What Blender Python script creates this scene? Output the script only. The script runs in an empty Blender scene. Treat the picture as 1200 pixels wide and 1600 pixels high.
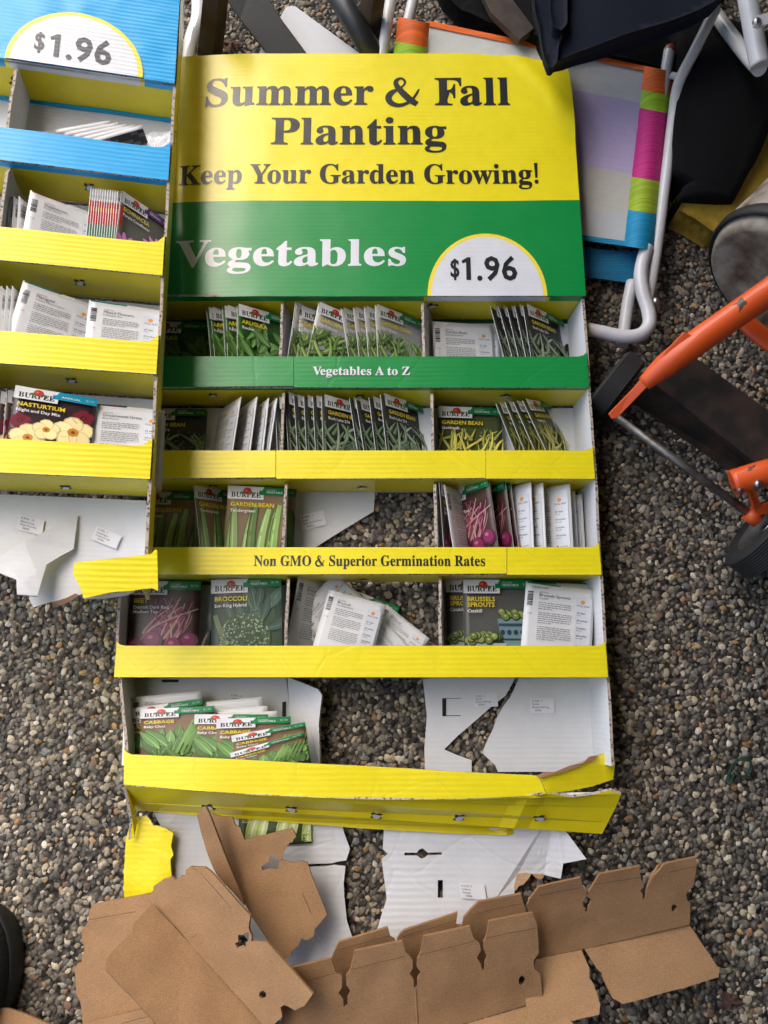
import bpy, bmesh, math, random
from mathutils import Vector, Matrix, Euler, noise
from mathutils.geometry import tessellate_polygon
R=math.radians
SC=bpy.context.scene
COL=SC.collection
# ---------------------------------------------------------------- camera
F=1202.0; TH=R(13.1); H=1.0            # focal length in photo pixels, tilt off straight down, height
cam=bpy.data.cameras.new('camera'); cam.sensor_fit='VERTICAL'; cam.sensor_height=36.0
cam.lens=F/1600*36.0; cam.clip_start=.01; cam.clip_end=500
co=bpy.data.objects.new('camera',cam); COL.objects.link(co)
co.location=(0,0,H); co.rotation_euler=(TH,0,0); SC.camera=co
# ---------------------------------------------------------------- light
SUN_EL=R(54); SUN_AZ=R(336)             # azimuth clockwise from +Y
w=bpy.data.worlds.new('World'); SC.world=w; w.use_nodes=True
nt=w.node_tree; bg=nt.nodes['Background']
sky=nt.nodes.new('ShaderNodeTexSky'); sky.sky_type='NISHITA'; sky.sun_disc=False
sky.sun_elevation=SUN_EL; sky.sun_rotation=SUN_AZ
sky.air_density=1.0; sky.dust_density=4.0; sky.ozone_density=1.0
nt.links.new(sky.outputs[0],bg.inputs[0]); bg.inputs[1].default_value=.15
sl=bpy.data.lights.new('sun','SUN'); sl.energy=1.15; sl.angle=R(78); sl.color=(1,.96,.9)
so=bpy.data.objects.new('sun',sl); COL.objects.link(so)
sd=Vector((math.sin(SUN_AZ)*math.cos(SUN_EL),math.cos(SUN_AZ)*math.cos(SUN_EL),math.sin(SUN_EL)))
so.rotation_euler=sd.to_track_quat('Z','Y').to_euler()
SC.view_settings.view_transform='Standard'; SC.view_settings.look='None'
SC.view_settings.exposure=1.15; SC.view_settings.gamma=1.0
SC.view_settings.use_curve_mapping=False
SC.cycles.max_bounces=8; SC.cycles.diffuse_bounces=4; SC.cycles.glossy_bounces=3
# ---------------------------------------------------------------- helpers
def C(r,g,b):
    return tuple((x/255/12.92 if x<=10 else ((x/255+.055)/1.055)**2.4) for x in (r,g,b))
cT,sT=math.cos(TH),math.sin(TH)
def ray(u,v):
    a=(u-600)/F; b=(v-800)/F
    return Vector((a,-b*cT+sT,-b*sT-cT))
def P(u,v,z):                            # photo measurement -> metres on the level z
    d=ray(u,v); t=(z-H)/d.z
    return Vector((d.x*t,d.y*t,z))
WM={}                                    # world matrix of every object built here
def tag(o,label=None,cat=None,group=None,kind=None):
    if label: o['label']=label
    if cat: o['category']=cat
    if group: o['group']=group
    if kind: o['kind']=kind
    return o
def thing(name,label,cat,loc=(0,0,0),mat=None,group=None):
    o=bpy.data.objects.new(name,None); COL.objects.link(o); o.empty_display_size=.05
    m=mat if mat is not None else Matrix.Translation(Vector(loc))
    o.matrix_basis=m; WM[o]=m
    return tag(o,label,cat,group)
class MB:
    """collects faces of one mesh; every face has a material slot and a printed colour"""
    def __init__(s):
        s.bm=bmesh.new(); s.cl=s.bm.loops.layers.float_color.new('Col')
    def face(s,pts,col=(.5,.5,.5),mi=0):
        try: f=s.bm.faces.new([s.bm.verts.new(p) for p in pts])
        except ValueError: return None
        s.setf(f,col,mi); return f
    def setf(s,f,col,mi):
        f.material_index=mi
        for l in f.loops: l[s.cl]=(col[0],col[1],col[2],1)
    def poly(s,loops,col,mi=0,fn=None,up=None):
        """flat polygon with holes; 2-D loops are carried to 3-D by fn"""
        pts=[p for L in loops for p in L]
        tri=tessellate_polygon([[Vector((p[0],p[1],p[2] if len(p)>2 else 0)) for p in L] for L in loops])
        P3=[Vector(fn(p)) if fn else Vector(p) for p in pts]
        vs=[s.bm.verts.new(p) for p in P3]; fs=[]
        for t in tri:
            if len(set(t))<3: continue
            n=(P3[t[1]]-P3[t[0]]).cross(P3[t[2]]-P3[t[0]])
            if n.length<1e-14: continue
            q=t if up is None or n.dot(up)>=0 else (t[0],t[2],t[1])
            try: f=s.bm.faces.new([vs[i] for i in q])
            except ValueError: continue
            s.setf(f,col,mi); fs.append(f)
        return fs
    def sheet(s,pts,th,top,bot=None,edge=None,holes=(),tm=0,bm_=None,em=None,up=Vector((0,0,1))):
        """a board: polygon pts (near-planar) facing up, thickness th behind it"""
        pts=[Vector(p) for p in pts]; holes=[[Vector(p) for p in h] for h in holes]
        n=Vector((0,0,0))
        for i,p in enumerate(pts):
            q=pts[(i+1)%len(pts)]; n+=Vector(((p.y-q.y)*(p.z+q.z),(p.z-q.z)*(p.x+q.x),(p.x-q.x)*(p.y+q.y)))
        n.normalize()
        if n.dot(up)<0: n=-n
        off=-n*th
        bot=bot or top; edge=edge or top; bm_=tm if bm_ is None else bm_; em=tm if em is None else em
        loops=[pts]+holes; allp=[p for L in loops for p in L]
        tri=tessellate_polygon(loops)
        A=[s.bm.verts.new(p) for p in allp]; B=[s.bm.verts.new(p+off) for p in allp]
        for t in tri:
            if len(set(t))<3: continue
            k=(allp[t[1]]-allp[t[0]]).cross(allp[t[2]]-allp[t[0]])
            if k.length<1e-14: continue
            if k.dot(n)<0: t=(t[0],t[2],t[1])
            try:
                s.setf(s.bm.faces.new([A[i] for i in t]),top,tm)
                s.setf(s.bm.faces.new([B[i] for i in (t[0],t[2],t[1])]),bot,bm_)
            except ValueError: pass
        o=0
        for L in loops:
            m=len(L)
            for i in range(m):
                j=(i+1)%m
                try: f=s.bm.faces.new([A[o+i],A[o+j],B[o+j],B[o+i]]); s.setf(f,edge,em)
                except ValueError: pass
            o+=m
        return n
    def box(s,a,b,col,mi=0,M=None):
        x0,y0,z0=a;x1,y1,z1=b
        c=[Vector(p) for p in((x0,y0,z0),(x1,y0,z0),(x1,y1,z0),(x0,y1,z0),(x0,y0,z1),(x1,y0,z1),(x1,y1,z1),(x0,y1,z1))]
        if M: c=[M@p for p in c]
        vs=[s.bm.verts.new(p) for p in c]
        for q in((3,2,1,0),(4,5,6,7),(0,1,5,4),(1,2,6,5),(2,3,7,6),(3,0,4,7)):
            s.setf(s.bm.faces.new([vs[i] for i in q]),col,mi)
    def tube(s,pts,r,col=(.5,.5,.5),mi=0,n=12,smooth=0,cap=True,flat=1.0):
        pts=[Vector(p) for p in pts]
        if smooth:
            q=[]
            for i in range(len(pts)-1):
                p0=pts[max(i-1,0)];p1=pts[i];p2=pts[i+1];p3=pts[min(i+2,len(pts)-1)]
                for k in range(smooth):
                    t=k/smooth
                    q.append(.5*((2*p1)+(p2-p0)*t+(2*p0-5*p1+4*p2-p3)*t*t+(3*p1-p0-3*p2+p3)*t**3))
            q.append(pts[-1]); pts=q
        rr=r if isinstance(r,(list,tuple)) else [r]*len(pts)
        if len(rr)!=len(pts):
            k=len(rr)-1; ts=[i/(len(pts)-1)*k for i in range(len(pts))]
            rr=[rr[min(int(t),k-1)]*(1-(t-min(int(t),k-1)))+rr[min(int(t),k-1)+1]*(t-min(int(t),k-1)) for t in ts] if k else [rr[0]]*len(pts)
        rings=[];up=Vector((0,0,1))
        for i,p in enumerate(pts):
            d=(pts[min(i+1,len(pts)-1)]-pts[max(i-1,0)]).normalized()
            x=d.cross(up)
            if x.length<1e-3: x=d.cross(Vector((0,1,0)))
            x.normalize(); y=x.cross(d)
            rings.append([s.bm.verts.new(p+(x*math.cos(2*math.pi*k/n)+y*flat*math.sin(2*math.pi*k/n))*rr[i]) for k in range(n)])
        for a,b in zip(rings,rings[1:]):
            for k in range(n):
                f=s.bm.faces.new([a[k],a[(k+1)%n],b[(k+1)%n],b[k]]); s.setf(f,col,mi); f.smooth=True
        if cap:
            for rg in (rings[0][::-1],rings[-1]):
                f=s.bm.faces.new(rg); s.setf(f,col,mi)
    def lathe(s,prof,M,col=(.5,.5,.5),mi=0,n=48):
        """prof: (radius, along axis) pairs, spun about M's z axis"""
        rings=[]
        for (r,h) in prof:
            rings.append([s.bm.verts.new(M@Vector((r*math.cos(2*math.pi*k/n),r*math.sin(2*math.pi*k/n),h))) for k in range(n)])
        for a,b in zip(rings,rings[1:]):
            for k in range(n):
                f=s.bm.faces.new([a[k],a[(k+1)%n],b[(k+1)%n],b[k]]); s.setf(f,col,mi); f.smooth=True
    def refine(s,L,it=5):
        bmesh.ops.triangulate(s.bm,faces=[f for f in s.bm.faces if len(f.verts)>4])
        for _ in range(it):
            e=[e for e in s.bm.edges if e.calc_length()>L]
            if not e: break
            bmesh.ops.subdivide_edges(s.bm,edges=e,cuts=1,use_grid_fill=False)
            bmesh.ops.triangulate(s.bm,faces=[f for f in s.bm.faces if len(f.verts)>3])
    def weld(s,d=1e-5):
        bmesh.ops.remove_doubles(s.bm,verts=s.bm.verts[:],dist=d)
    def warp(s,fn):
        for v in s.bm.verts: v.co=Vector(fn(v.co))
    def build(s,name,mats,parent=None,local=False,smooth=False,bevel=0):
        """parent's own frame when local, else coordinates are metres in the world"""
        me=bpy.data.meshes.new(name)
        M=WM.get(parent,Matrix())
        if not local and parent: bmesh.ops.transform(s.bm,matrix=M.inverted(),verts=s.bm.verts[:])
        if smooth:
            for f in s.bm.faces: f.smooth=True
        s.bm.to_mesh(me); s.bm.free()
        for m in (mats if isinstance(mats,(list,tuple)) else [mats]): me.materials.append(m)
        o=bpy.data.objects.new(name,me); COL.objects.link(o)
        if parent: o.parent=parent
        WM[o]=M
        if bevel:
            b=o.modifiers.new('bevel','BEVEL'); b.width=bevel; b.segments=2; b.limit_method='ANGLE'
        return o
# ---------------------------------------------------------------- materials
def newmat(name):
    m=bpy.data.materials.new(name); m.use_nodes=True
    return m,m.node_tree,m.node_tree.nodes['Principled BSDF']
def N(nt,t,**k):
    n=nt.nodes.new(t)
    for a,b in k.items(): setattr(n,a,b)
    return n
def mix_mul(nt,a,fac,lo,hi):
    """a multiplied by a grey between lo and hi following fac"""
    mr=N(nt,'ShaderNodeMapRange'); mr.inputs[1].default_value=.3; mr.inputs[2].default_value=.7
    mr.inputs[3].default_value=lo; mr.inputs[4].default_value=hi
    nt.links.new(fac,mr.inputs[0])
    mx=N(nt,'ShaderNodeMix',data_type='RGBA',blend_type='MULTIPLY'); mx.inputs[0].default_value=1
    nt.links.new(a,mx.inputs[6]); nt.links.new(mr.outputs[0],mx.inputs[7])
    return mx.outputs[2]
def card_mat(name,rough=.5,coat=0.0,ripple=0.0,per=.006,spec=.5,fleck=0.0,crease=.0,coat_rough=.15,axis='Y',soft=.0):
    """printed or plain corrugated board; colour from the printed 'Col' layer"""
    m,nt,b=newmat(name)
    at=N(nt,'ShaderNodeAttribute'); at.attribute_name='Col'
    tc=N(nt,'ShaderNodeTexCoord')
    nz=N(nt,'ShaderNodeTexNoise'); nz.inputs['Scale'].default_value=900 if fleck else 60; nz.inputs['Detail'].default_value=3
    nt.links.new(tc.outputs['Object'],nz.inputs[0])
    c=at.outputs['Color']
    if fleck:
        c=mix_mul(nt,c,nz.outputs[0],1-fleck,1+fleck)
        n2=N(nt,'ShaderNodeTexNoise'); n2.inputs['Scale'].default_value=22; n2.inputs['Detail'].default_value=5
        nt.links.new(tc.outputs['Object'],n2.inputs[0]); c=mix_mul(nt,c,n2.outputs[0],.88,1.08)
        # long paper fibres
        mp=N(nt,'ShaderNodeMapping'); mp.inputs['Scale'].default_value=(200,2400,200); mp.inputs['Rotation'].default_value=(0,0,.5)
        nt.links.new(tc.outputs['Object'],mp.inputs[0])
        n3=N(nt,'ShaderNodeTexNoise'); n3.inputs['Scale'].default_value=1; n3.inputs['Detail'].default_value=2
        nt.links.new(mp.outputs[0],n3.inputs[0]); c=mix_mul(nt,c,n3.outputs[0],.9,1.1)
    else: c=mix_mul(nt,c,nz.outputs[0],.965,1.02)
    nt.links.new(c,b.inputs['Base Color'])
    b.inputs['Roughness'].default_value=rough; b.inputs['Specular IOR Level'].default_value=spec
    b.inputs['Coat Weight'].default_value=coat; b.inputs['Coat Roughness'].default_value=coat_rough
    hgt=None; sx=N(nt,'ShaderNodeSeparateXYZ'); nt.links.new(tc.outputs['Object'],sx.inputs[0])
    if ripple:
        wob=N(nt,'ShaderNodeTexNoise'); wob.inputs['Scale'].default_value=14; nt.links.new(tc.outputs['Object'],wob.inputs[0])
        a=N(nt,'ShaderNodeMath',operation='MULTIPLY'); a.inputs[1].default_value=2*math.pi/per
        nt.links.new(sx.outputs[axis],a.inputs[0])
        a2=N(nt,'ShaderNodeMath',operation='MULTIPLY_ADD'); a2.inputs[1].default_value=3.5
        nt.links.new(wob.outputs[0],a2.inputs[0]); nt.links.new(a.outputs[0],a2.inputs[2])
        sn=N(nt,'ShaderNodeMath',operation='SINE'); nt.links.new(a2.outputs[0],sn.inputs[0])
        am=N(nt,'ShaderNodeTexNoise'); am.inputs['Scale'].default_value=9; nt.links.new(tc.outputs['Object'],am.inputs[0])
        am2=N(nt,'ShaderNodeMapRange'); am2.inputs[1].default_value=.3; am2.inputs[2].default_value=.7; am2.inputs[3].default_value=.25; am2.inputs[4].default_value=1
        nt.links.new(am.outputs[0],am2.inputs[0])
        s2=N(nt,'ShaderNodeMath',operation='MULTIPLY'); nt.links.new(sn.outputs[0],s2.inputs[0]); nt.links.new(am2.outputs[0],s2.inputs[1])
        bp=N(nt,'ShaderNodeBump'); bp.inputs['Distance'].default_value=ripple; bp.inputs['Strength'].default_value=1
        nt.links.new(s2.outputs[0],bp.inputs['Height']); hgt=bp
    n4=N(nt,'ShaderNodeTexNoise'); n4.inputs['Scale'].default_value=26; n4.inputs['Detail'].default_value=4; n4.inputs['Roughness'].default_value=.55
    nt.links.new(tc.outputs['Object'],n4.inputs[0])
    b2=N(nt,'ShaderNodeBump'); b2.inputs['Distance'].default_value=.0016+soft; b2.inputs['Strength'].default_value=.5
    nt.links.new(n4.outputs[0],b2.inputs['Height'])
    if hgt: nt.links.new(hgt.outputs[0],b2.inputs['Normal'])
    last=b2
    if crease:
        vo=N(nt,'ShaderNodeTexVoronoi',feature='DISTANCE_TO_EDGE'); vo.inputs['Scale'].default_value=11
        ds=N(nt,'ShaderNodeTexNoise'); ds.inputs['Scale'].default_value=7; nt.links.new(tc.outputs['Object'],ds.inputs[0])
        mx=N(nt,'ShaderNodeMix',data_type='RGBA'); mx.inputs[0].default_value=.05
        nt.links.new(tc.outputs['Object'],mx.inputs[6]); nt.links.new(ds.outputs['Color'],mx.inputs[7])
        nt.links.new(mx.outputs[2],vo.inputs['Vector'])
        mr=N(nt,'ShaderNodeMapRange'); mr.inputs[2].default_value=.03; nt.links.new(vo.outputs['Distance'],mr.inputs[0])
        b3=N(nt,'ShaderNodeBump'); b3.inputs['Distance'].default_value=crease; b3.inputs['Strength'].default_value=.6
        nt.links.new(mr.outputs[0],b3.inputs['Height']); nt.links.new(last.outputs[0],b3.inputs['Normal']); last=b3
    nt.links.new(last.outputs[0],b.inputs['Normal'])
    return m
def edge_mat():
    m,nt,b=newmat('corrugated_edge')
    tc=N(nt,'ShaderNodeTexCoord'); nz=N(nt,'ShaderNodeTexVoronoi'); nz.inputs['Scale'].default_value=260
    nt.links.new(tc.outputs['Object'],nz.inputs[0])
    cr=N(nt,'ShaderNodeValToRGB'); e=cr.color_ramp.elements
    e[0].position=.15; e[0].color=(.04,.028,.02,1); e[1].position=.55; e[1].color=(.50,.42,.34,1)
    nt.links.new(nz.outputs['Distance'],cr.inputs[0]); nt.links.new(cr.outputs[0],b.inputs['Base Color'])
    b.inputs['Roughness'].default_value=.9
    return m
def simple(name,col,rough=.5,metal=0,var=0,scale=30,col2=None,thr=(.45,.6),bump=0,bscale=None,coat=0,spec=.5,detail=5):
    m,nt,b=newmat(name)
    b.inputs['Roughness'].default_value=rough; b.inputs['Metallic'].default_value=metal
    b.inputs['Coat Weight'].default_value=coat; b.inputs['Specular IOR Level'].default_value=spec
    b.inputs['Base Color'].default_value=(*col,1)
    tc=N(nt,'ShaderNodeTexCoord')
    if col2 or var:
        nz=N(nt,'ShaderNodeTexNoise'); nz.inputs['Scale'].default_value=scale; nz.inputs['Detail'].default_value=detail
        nt.links.new(tc.outputs['Object'],nz.inputs[0])
        cr=N(nt,'ShaderNodeValToRGB'); e=cr.color_ramp.elements
        e[0].position=thr[0]; e[1].position=thr[1]
        c2=col2 or tuple(x*(1-var) for x in col)
        e[0].color=(*col,1); e[1].color=(*c2,1)
        nt.links.new(nz.outputs[0],cr.inputs[0]); nt.links.new(cr.outputs[0],b.inputs['Base Color'])
    if bump:
        n2=N(nt,'ShaderNodeTexNoise'); n2.inputs['Scale'].default_value=bscale or scale*2; n2.inputs['Detail'].default_value=4
        nt.links.new(tc.outputs['Object'],n2.inputs[0])
        bp=N(nt,'ShaderNodeBump'); bp.inputs['Distance'].default_value=bump; bp.inputs['Strength'].default_value=.6
        nt.links.new(n2.outputs[0],bp.inputs['Height']); nt.links.new(bp.outputs[0],b.inputs['Normal'])
    return m
M_LIP=card_mat('printed_corrugated_board',rough=.42,coat=.25,ripple=.00007,per=.0062,coat_rough=.25,crease=.00025)
M_RIB=card_mat('printed_ribbed_board',rough=.42,coat=.25,ripple=.00019,per=.0064,coat_rough=.25)
M_HEAD=card_mat('glossy_printed_board',rough=.38,coat=.32,ripple=.00004,per=.0065,coat_rough=.22,soft=-.0008)
M_CEIL=card_mat('printed_board_inside',rough=.4,coat=.4,coat_rough=.12,soft=-.0008)
M_WHITE=card_mat('white_board',rough=.6,ripple=.00008,per=.0062,spec=.3)
M_WHITEC=card_mat('creased_white_board',rough=.6,ripple=.00016,per=.0075,spec=.3,crease=.0006)
M_KRAFT=card_mat('brown_kraft_board',rough=.85,fleck=.20,spec=.2,soft=.0003)
M_PRINT=card_mat('printed_paper',rough=.38,coat=.15,coat_rough=.2,soft=-.0009)
M_EDGE=edge_mat()
M_STICK=card_mat('sticker_paper',rough=.5,spec=.3,soft=-.0015)
YEL=C(243,224,24); YELC=C(228,208,24); GRN=C(0,140,62); BLU=C(0,164,224); WHT=(.74,.75,.76); WHI=(.70,.71,.72); BLK=(.012,.014,.014)
KR=C(160,125,90); KRE=C(150,112,78)
SERIF={
 '!':'72|28,54 22,192 51,192 44,54;36,-4 24,1 21,6 19,15 21,23 24,28 36,33 48,28 51,23 53,15 51,6 48,1',
 'A':'175|-3,0 -3,7 4,8 9,12 20,30 82,186 90,186 154,35 164,14 170,9 177,7 177,0 92,0 92,7 108,10 113,18 109,33 101,53 41,53 31,28 30,24 30,19 35,10 49,7 51,7 51,0;45,64 97,64 71,128',
 'B':'177|6,0 6,7 18,9 25,13 29,21 30,33 30,147 28,165 20,173 6,175 6,182 88,182 127,177 151,164 158,140 154,121 139,107 115,99 144,89 162,74 167,53 163,30 148,14 126,3 95,0;73,101 75,101 93,103 105,109 112,120 114,138 112,154 108,165 99,171 87,174 79,173 75,170 73,156;89,10 104,12 113,20 119,33 120,51 118,70 111,83 98,90 79,92 73,92 73,26 76,13 81,11',
 'E':'177|6,0 6,7 18,8 25,12 29,19 30,31 30,147 29,162 25,170 18,174 6,175 6,182 160,182 160,128 153,128 147,149 136,163 118,170 93,172 80,171 74,167 73,155 73,98 77,98 93,101 104,108 111,120 115,138 122,138 122,47 115,47 109,73 104,80 96,85 74,89 73,89 73,27 74,19 77,14 92,11 110,12 125,15 138,21 148,30 157,42 164,57 172,57 161,0',
 'F':'162|6,0 6,7 18,9 25,13 29,21 30,34 30,150 29,162 25,169 17,173 6,175 6,182 157,182 157,128 151,128 147,143 142,154 134,163 124,168 110,171 92,172 80,172 74,168 73,159 73,99 76,99 91,101 102,108 109,120 114,139 121,139 121,47 114,47 110,67 103,80 92,87 75,89 73,89 73,32 75,17 78,12 84,9 103,7 103,0',
 'G':'203|107,-4 80,-1 57,8 37,22 23,41 14,64 11,92 14,118 23,141 37,160 56,174 78,183 103,186 125,184 148,176 155,174 162,177 168,186 175,186 175,123 168,123 161,138 153,152 143,162 132,170 120,176 107,177 80,168 64,139 58,91 62,54 72,27 82,15 95,8 110,5 123,7 131,11 136,18 137,28 137,51 136,62 132,68 124,71 110,73 110,79 200,79 200,73 189,72 183,68 179,62 178,51 178,12 143,0',
 'K':'204|6,0 6,7 18,9 25,13 29,20 30,32 30,152 29,162 25,170 18,174 7,175 7,182 97,182 97,175 82,173 75,166 73,152 73,93 128,149 137,159 139,167 134,173 116,175 116,182 194,182 194,175 191,175 166,168 138,144 108,114 185,19 195,10 208,7 208,0 112,0 112,7 122,7 129,8 134,14 127,26 80,85 73,79 73,32 74,20 78,13 85,9 97,7 97,0',
 'M':'254|6,0 6,7 17,9 25,13 29,20 30,32 30,153 28,166 21,173 6,175 6,182 74,182 127,57 180,182 247,182 247,175 236,173 229,169 225,162 224,151 224,34 226,17 233,9 247,7 247,0 158,0 158,7 173,10 180,18 182,33 182,160 115,0 108,0 42,156 42,32 44,19 48,12 56,8 68,7 68,0',
 'N':'197|161,-4 43,140 43,31 44,20 47,12 55,9 67,7 67,0 7,0 7,7 22,9 28,17 30,31 30,155 15,173 7,175 7,182 63,182 156,67 156,151 154,166 147,173 132,175 132,182 192,182 192,175 180,174 173,170 170,163 169,151 169,-4',
 'O':'210|104,-4 85,-2 67,3 52,12 38,23 26,37 18,53 13,72 11,91 13,111 18,129 26,145 38,159 52,170 68,179 86,185 106,186 125,185 143,179 159,171 172,159 184,146 192,129 198,111 199,91 198,72 192,53 184,37 172,23 158,12 142,3 124,-2;106,5 131,14 147,43 152,91 149,128 139,155 124,172 104,177 78,168 63,139 58,91 61,54 71,27 86,10',
 'P':'167|6,0 6,7 18,9 25,13 29,20 30,32 30,152 29,162 25,170 18,174 6,175 6,182 85,182 115,181 134,176 147,169 156,159 162,147 164,133 159,112 147,96 126,86 97,82 73,82 73,32 74,20 78,13 85,9 97,7 97,0;73,92 81,92 98,94 109,101 115,113 117,132 115,150 110,163 101,170 87,172 76,170 73,159',
 'R':'189|6,0 6,7 18,9 25,13 29,20 30,32 30,152 29,162 25,170 18,174 6,175 6,182 87,182 122,179 147,170 162,155 167,134 162,114 149,99 126,89 173,20 181,10 191,7 192,7 192,0 135,0 81,85 73,85 73,32 74,20 78,13 85,9 97,7 97,0;73,93 81,93 99,96 112,103 119,116 121,134 118,156 107,168 90,172 81,172 76,169 73,154',
 'S':'156|17,-4 17,63 25,63 33,38 45,20 60,9 79,6 92,8 103,14 109,24 111,36 106,52 90,64 65,76 45,88 31,101 23,116 20,133 22,148 27,161 35,172 46,180 59,185 74,186 92,185 113,179 117,178 120,178 125,180 128,186 136,186 136,128 129,128 124,142 117,154 109,164 99,172 89,176 78,178 65,176 56,171 50,162 48,152 50,142 55,135 75,121 101,109 127,93 135,85 140,75 144,53 142,37 136,23 126,12 112,3 96,-2 77,-4 63,-3 50,0 39,4 34,5 28,3 24,-4',
 'U':'197|99,-5 67,-1 46,11 33,32 29,62 29,152 28,162 24,170 17,174 6,175 6,182 96,182 96,175 81,173 74,166 72,152 72,56 75,35 81,21 93,12 110,9 136,15 152,33 157,64 157,151 156,162 152,169 144,173 131,175 131,182 190,182 190,175 179,173 173,169 170,162 169,151 169,73 165,37 152,13 130,-1',
 'V':'171|85,-5 18,152 9,168 3,173 -6,175 -6,182 84,182 84,175 66,173 62,169 61,164 64,151 103,57 139,151 142,164 141,169 137,173 120,175 120,182 177,182 177,175 169,174 163,171 153,153 92,-5',
 'Y':'170|41,0 41,7 52,9 59,13 63,20 64,32 64,71 19,155 12,166 6,172 0,174 -5,175 -5,182 83,182 83,175 78,175 67,173 62,167 66,157 99,90 133,146 139,163 134,172 119,175 118,175 118,182 176,182 176,175 164,170 153,157 107,81 107,32 108,20 112,13 119,9 131,7 131,0',
 'Z':'177|8,0 8,4 110,172 86,172 57,168 46,163 38,154 31,142 24,127 18,127 23,182 163,182 163,177 61,12 96,12 121,15 140,24 154,41 163,66 170,66 163,0',
 'a':'138|102,-4 90,-2 83,4 80,14 60,1 38,-3 26,-1 16,5 10,14 8,25 12,41 25,54 48,66 80,76 80,96 78,106 75,113 68,117 59,118 46,116 42,110 45,103 49,92 48,86 44,81 38,77 31,76 23,78 18,81 14,87 13,95 15,103 20,111 28,118 38,123 50,126 65,127 89,125 105,117 114,103 117,84 117,25 118,16 122,14 128,17 132,11 118,0;60,13 70,16 80,25 80,68 62,61 51,49 47,34 51,18',
 'b':'144|17,-5 17,155 15,171 3,176 3,182 55,182 55,111 70,123 88,127 102,125 113,120 123,110 131,98 135,83 137,66 135,47 129,30 120,16 108,5 93,-2 77,-4 59,0 42,11 21,-5;73,6 85,9 93,20 97,38 98,64 97,85 92,100 85,109 74,112 62,108 58,103 55,97 55,27 57,15 63,8',
 'd':'148|56,-4 43,-2 31,4 21,14 14,27 9,42 8,59 9,78 14,95 22,109 33,119 45,125 58,127 75,124 89,112 89,160 88,167 85,172 70,176 70,182 128,182 128,30 130,16 134,13 141,11 141,4 118,2 89,-4 89,16 75,1;69,11 75,13 81,17 86,23 89,30 89,97 87,103 82,108 70,112 59,109 52,100 48,84 47,61 48,39 52,23 58,14',
 'e':'120|62,-4 47,-2 34,4 23,14 15,27 10,44 8,63 10,81 15,96 24,109 35,119 48,125 63,127 84,124 100,112 110,94 113,69 113,66 47,66 51,39 62,22 80,17 95,21 108,34 114,29 99,11 82,0;46,77 81,77 81,86 77,111 72,117 64,119 54,115 48,102 46,81',
 'g':'131|58,-56 35,-54 19,-49 9,-40 6,-30 11,-18 27,-10 14,0 9,12 11,21 17,30 27,37 41,44 23,54 12,67 9,85 11,97 16,107 24,116 35,122 48,126 63,127 78,126 93,122 127,122 127,107 107,107 114,95 117,81 115,70 110,60 103,52 93,46 82,42 69,41 63,41 57,42 45,38 41,33 40,28 44,22 56,20 70,20 104,16 114,12 121,5 125,-4 126,-15 122,-32 109,-45 88,-53;63,50 71,52 76,58 79,69 80,84 79,100 76,110 71,117 63,119 55,117 50,110 47,100 46,84 47,69 50,58 55,52;64,-46 87,-44 101,-38 105,-26 104,-20 100,-17 82,-14 39,-14 32,-21 29,-29 31,-36 38,-41 49,-45',
 'i':'79|40,145 32,146 26,151 22,157 20,165 22,173 26,179 32,184 40,185 48,184 55,179 59,173 60,165 59,157 55,151 48,146;7,0 7,6 18,10 21,22 21,101 19,114 8,117 8,124 59,124 59,22 62,10 72,6 72,0',
 'l':'80|7,0 7,6 18,10 21,22 21,159 19,172 15,175 8,176 8,182 59,182 59,22 62,10 72,6 72,0',
 'm':'222|7,0 7,6 18,10 21,22 21,101 18,113 14,116 8,118 8,124 59,124 59,106 75,122 95,127 111,125 122,117 128,104 146,122 167,127 186,123 198,108 201,85 201,22 204,10 208,8 214,6 214,0 151,0 151,6 157,8 161,10 164,22 164,87 161,103 158,107 151,109 140,105 130,95 130,22 132,10 136,8 142,6 142,0 80,0 80,6 86,8 90,10 93,22 93,87 90,103 86,107 80,109 68,105 59,94 59,22 61,11 65,8 71,6 71,0',
 'n':'152|7,0 7,6 18,10 21,22 21,101 18,113 14,116 8,118 8,124 59,124 59,107 76,122 97,127 117,123 128,108 132,85 132,22 135,10 139,8 145,6 145,0 81,0 81,6 83,6 91,10 94,22 94,87 92,103 88,107 81,109 69,105 59,94 59,22 62,10 66,8 72,6 72,0',
 'o':'135|67,-4 51,-2 36,5 24,15 15,28 9,44 8,62 9,80 15,96 24,109 36,119 51,125 67,127 84,125 98,119 110,109 119,96 125,80 127,62 125,43 119,27 110,14 98,4 84,-2;67,5 77,7 84,16 87,33 88,62 87,91 83,108 77,117 67,120 58,117 51,108 48,91 47,62 48,33 51,16 58,7',
 'p':'149|7,-56 7,-49 16,-47 20,-40 21,-26 21,97 19,113 8,118 8,124 57,124 57,105 66,118 78,125 92,128 106,126 117,119 127,109 134,97 138,81 140,64 138,45 134,29 126,15 116,5 104,-2 91,-4 73,0 59,13 59,-23 61,-39 67,-47 79,-49 79,-56;78,11 89,14 96,24 100,40 101,62 100,83 96,99 90,108 80,111 68,107 59,94 59,27 67,15',
 'r':'115|7,0 7,6 18,10 21,22 21,101 19,114 8,117 8,124 58,124 58,101 66,112 75,120 84,126 93,127 103,126 110,122 114,115 116,106 115,99 111,94 106,90 99,89 89,92 83,100 75,104 70,102 65,97 61,88 60,77 60,22 61,15 64,10 79,6 79,0',
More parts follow.
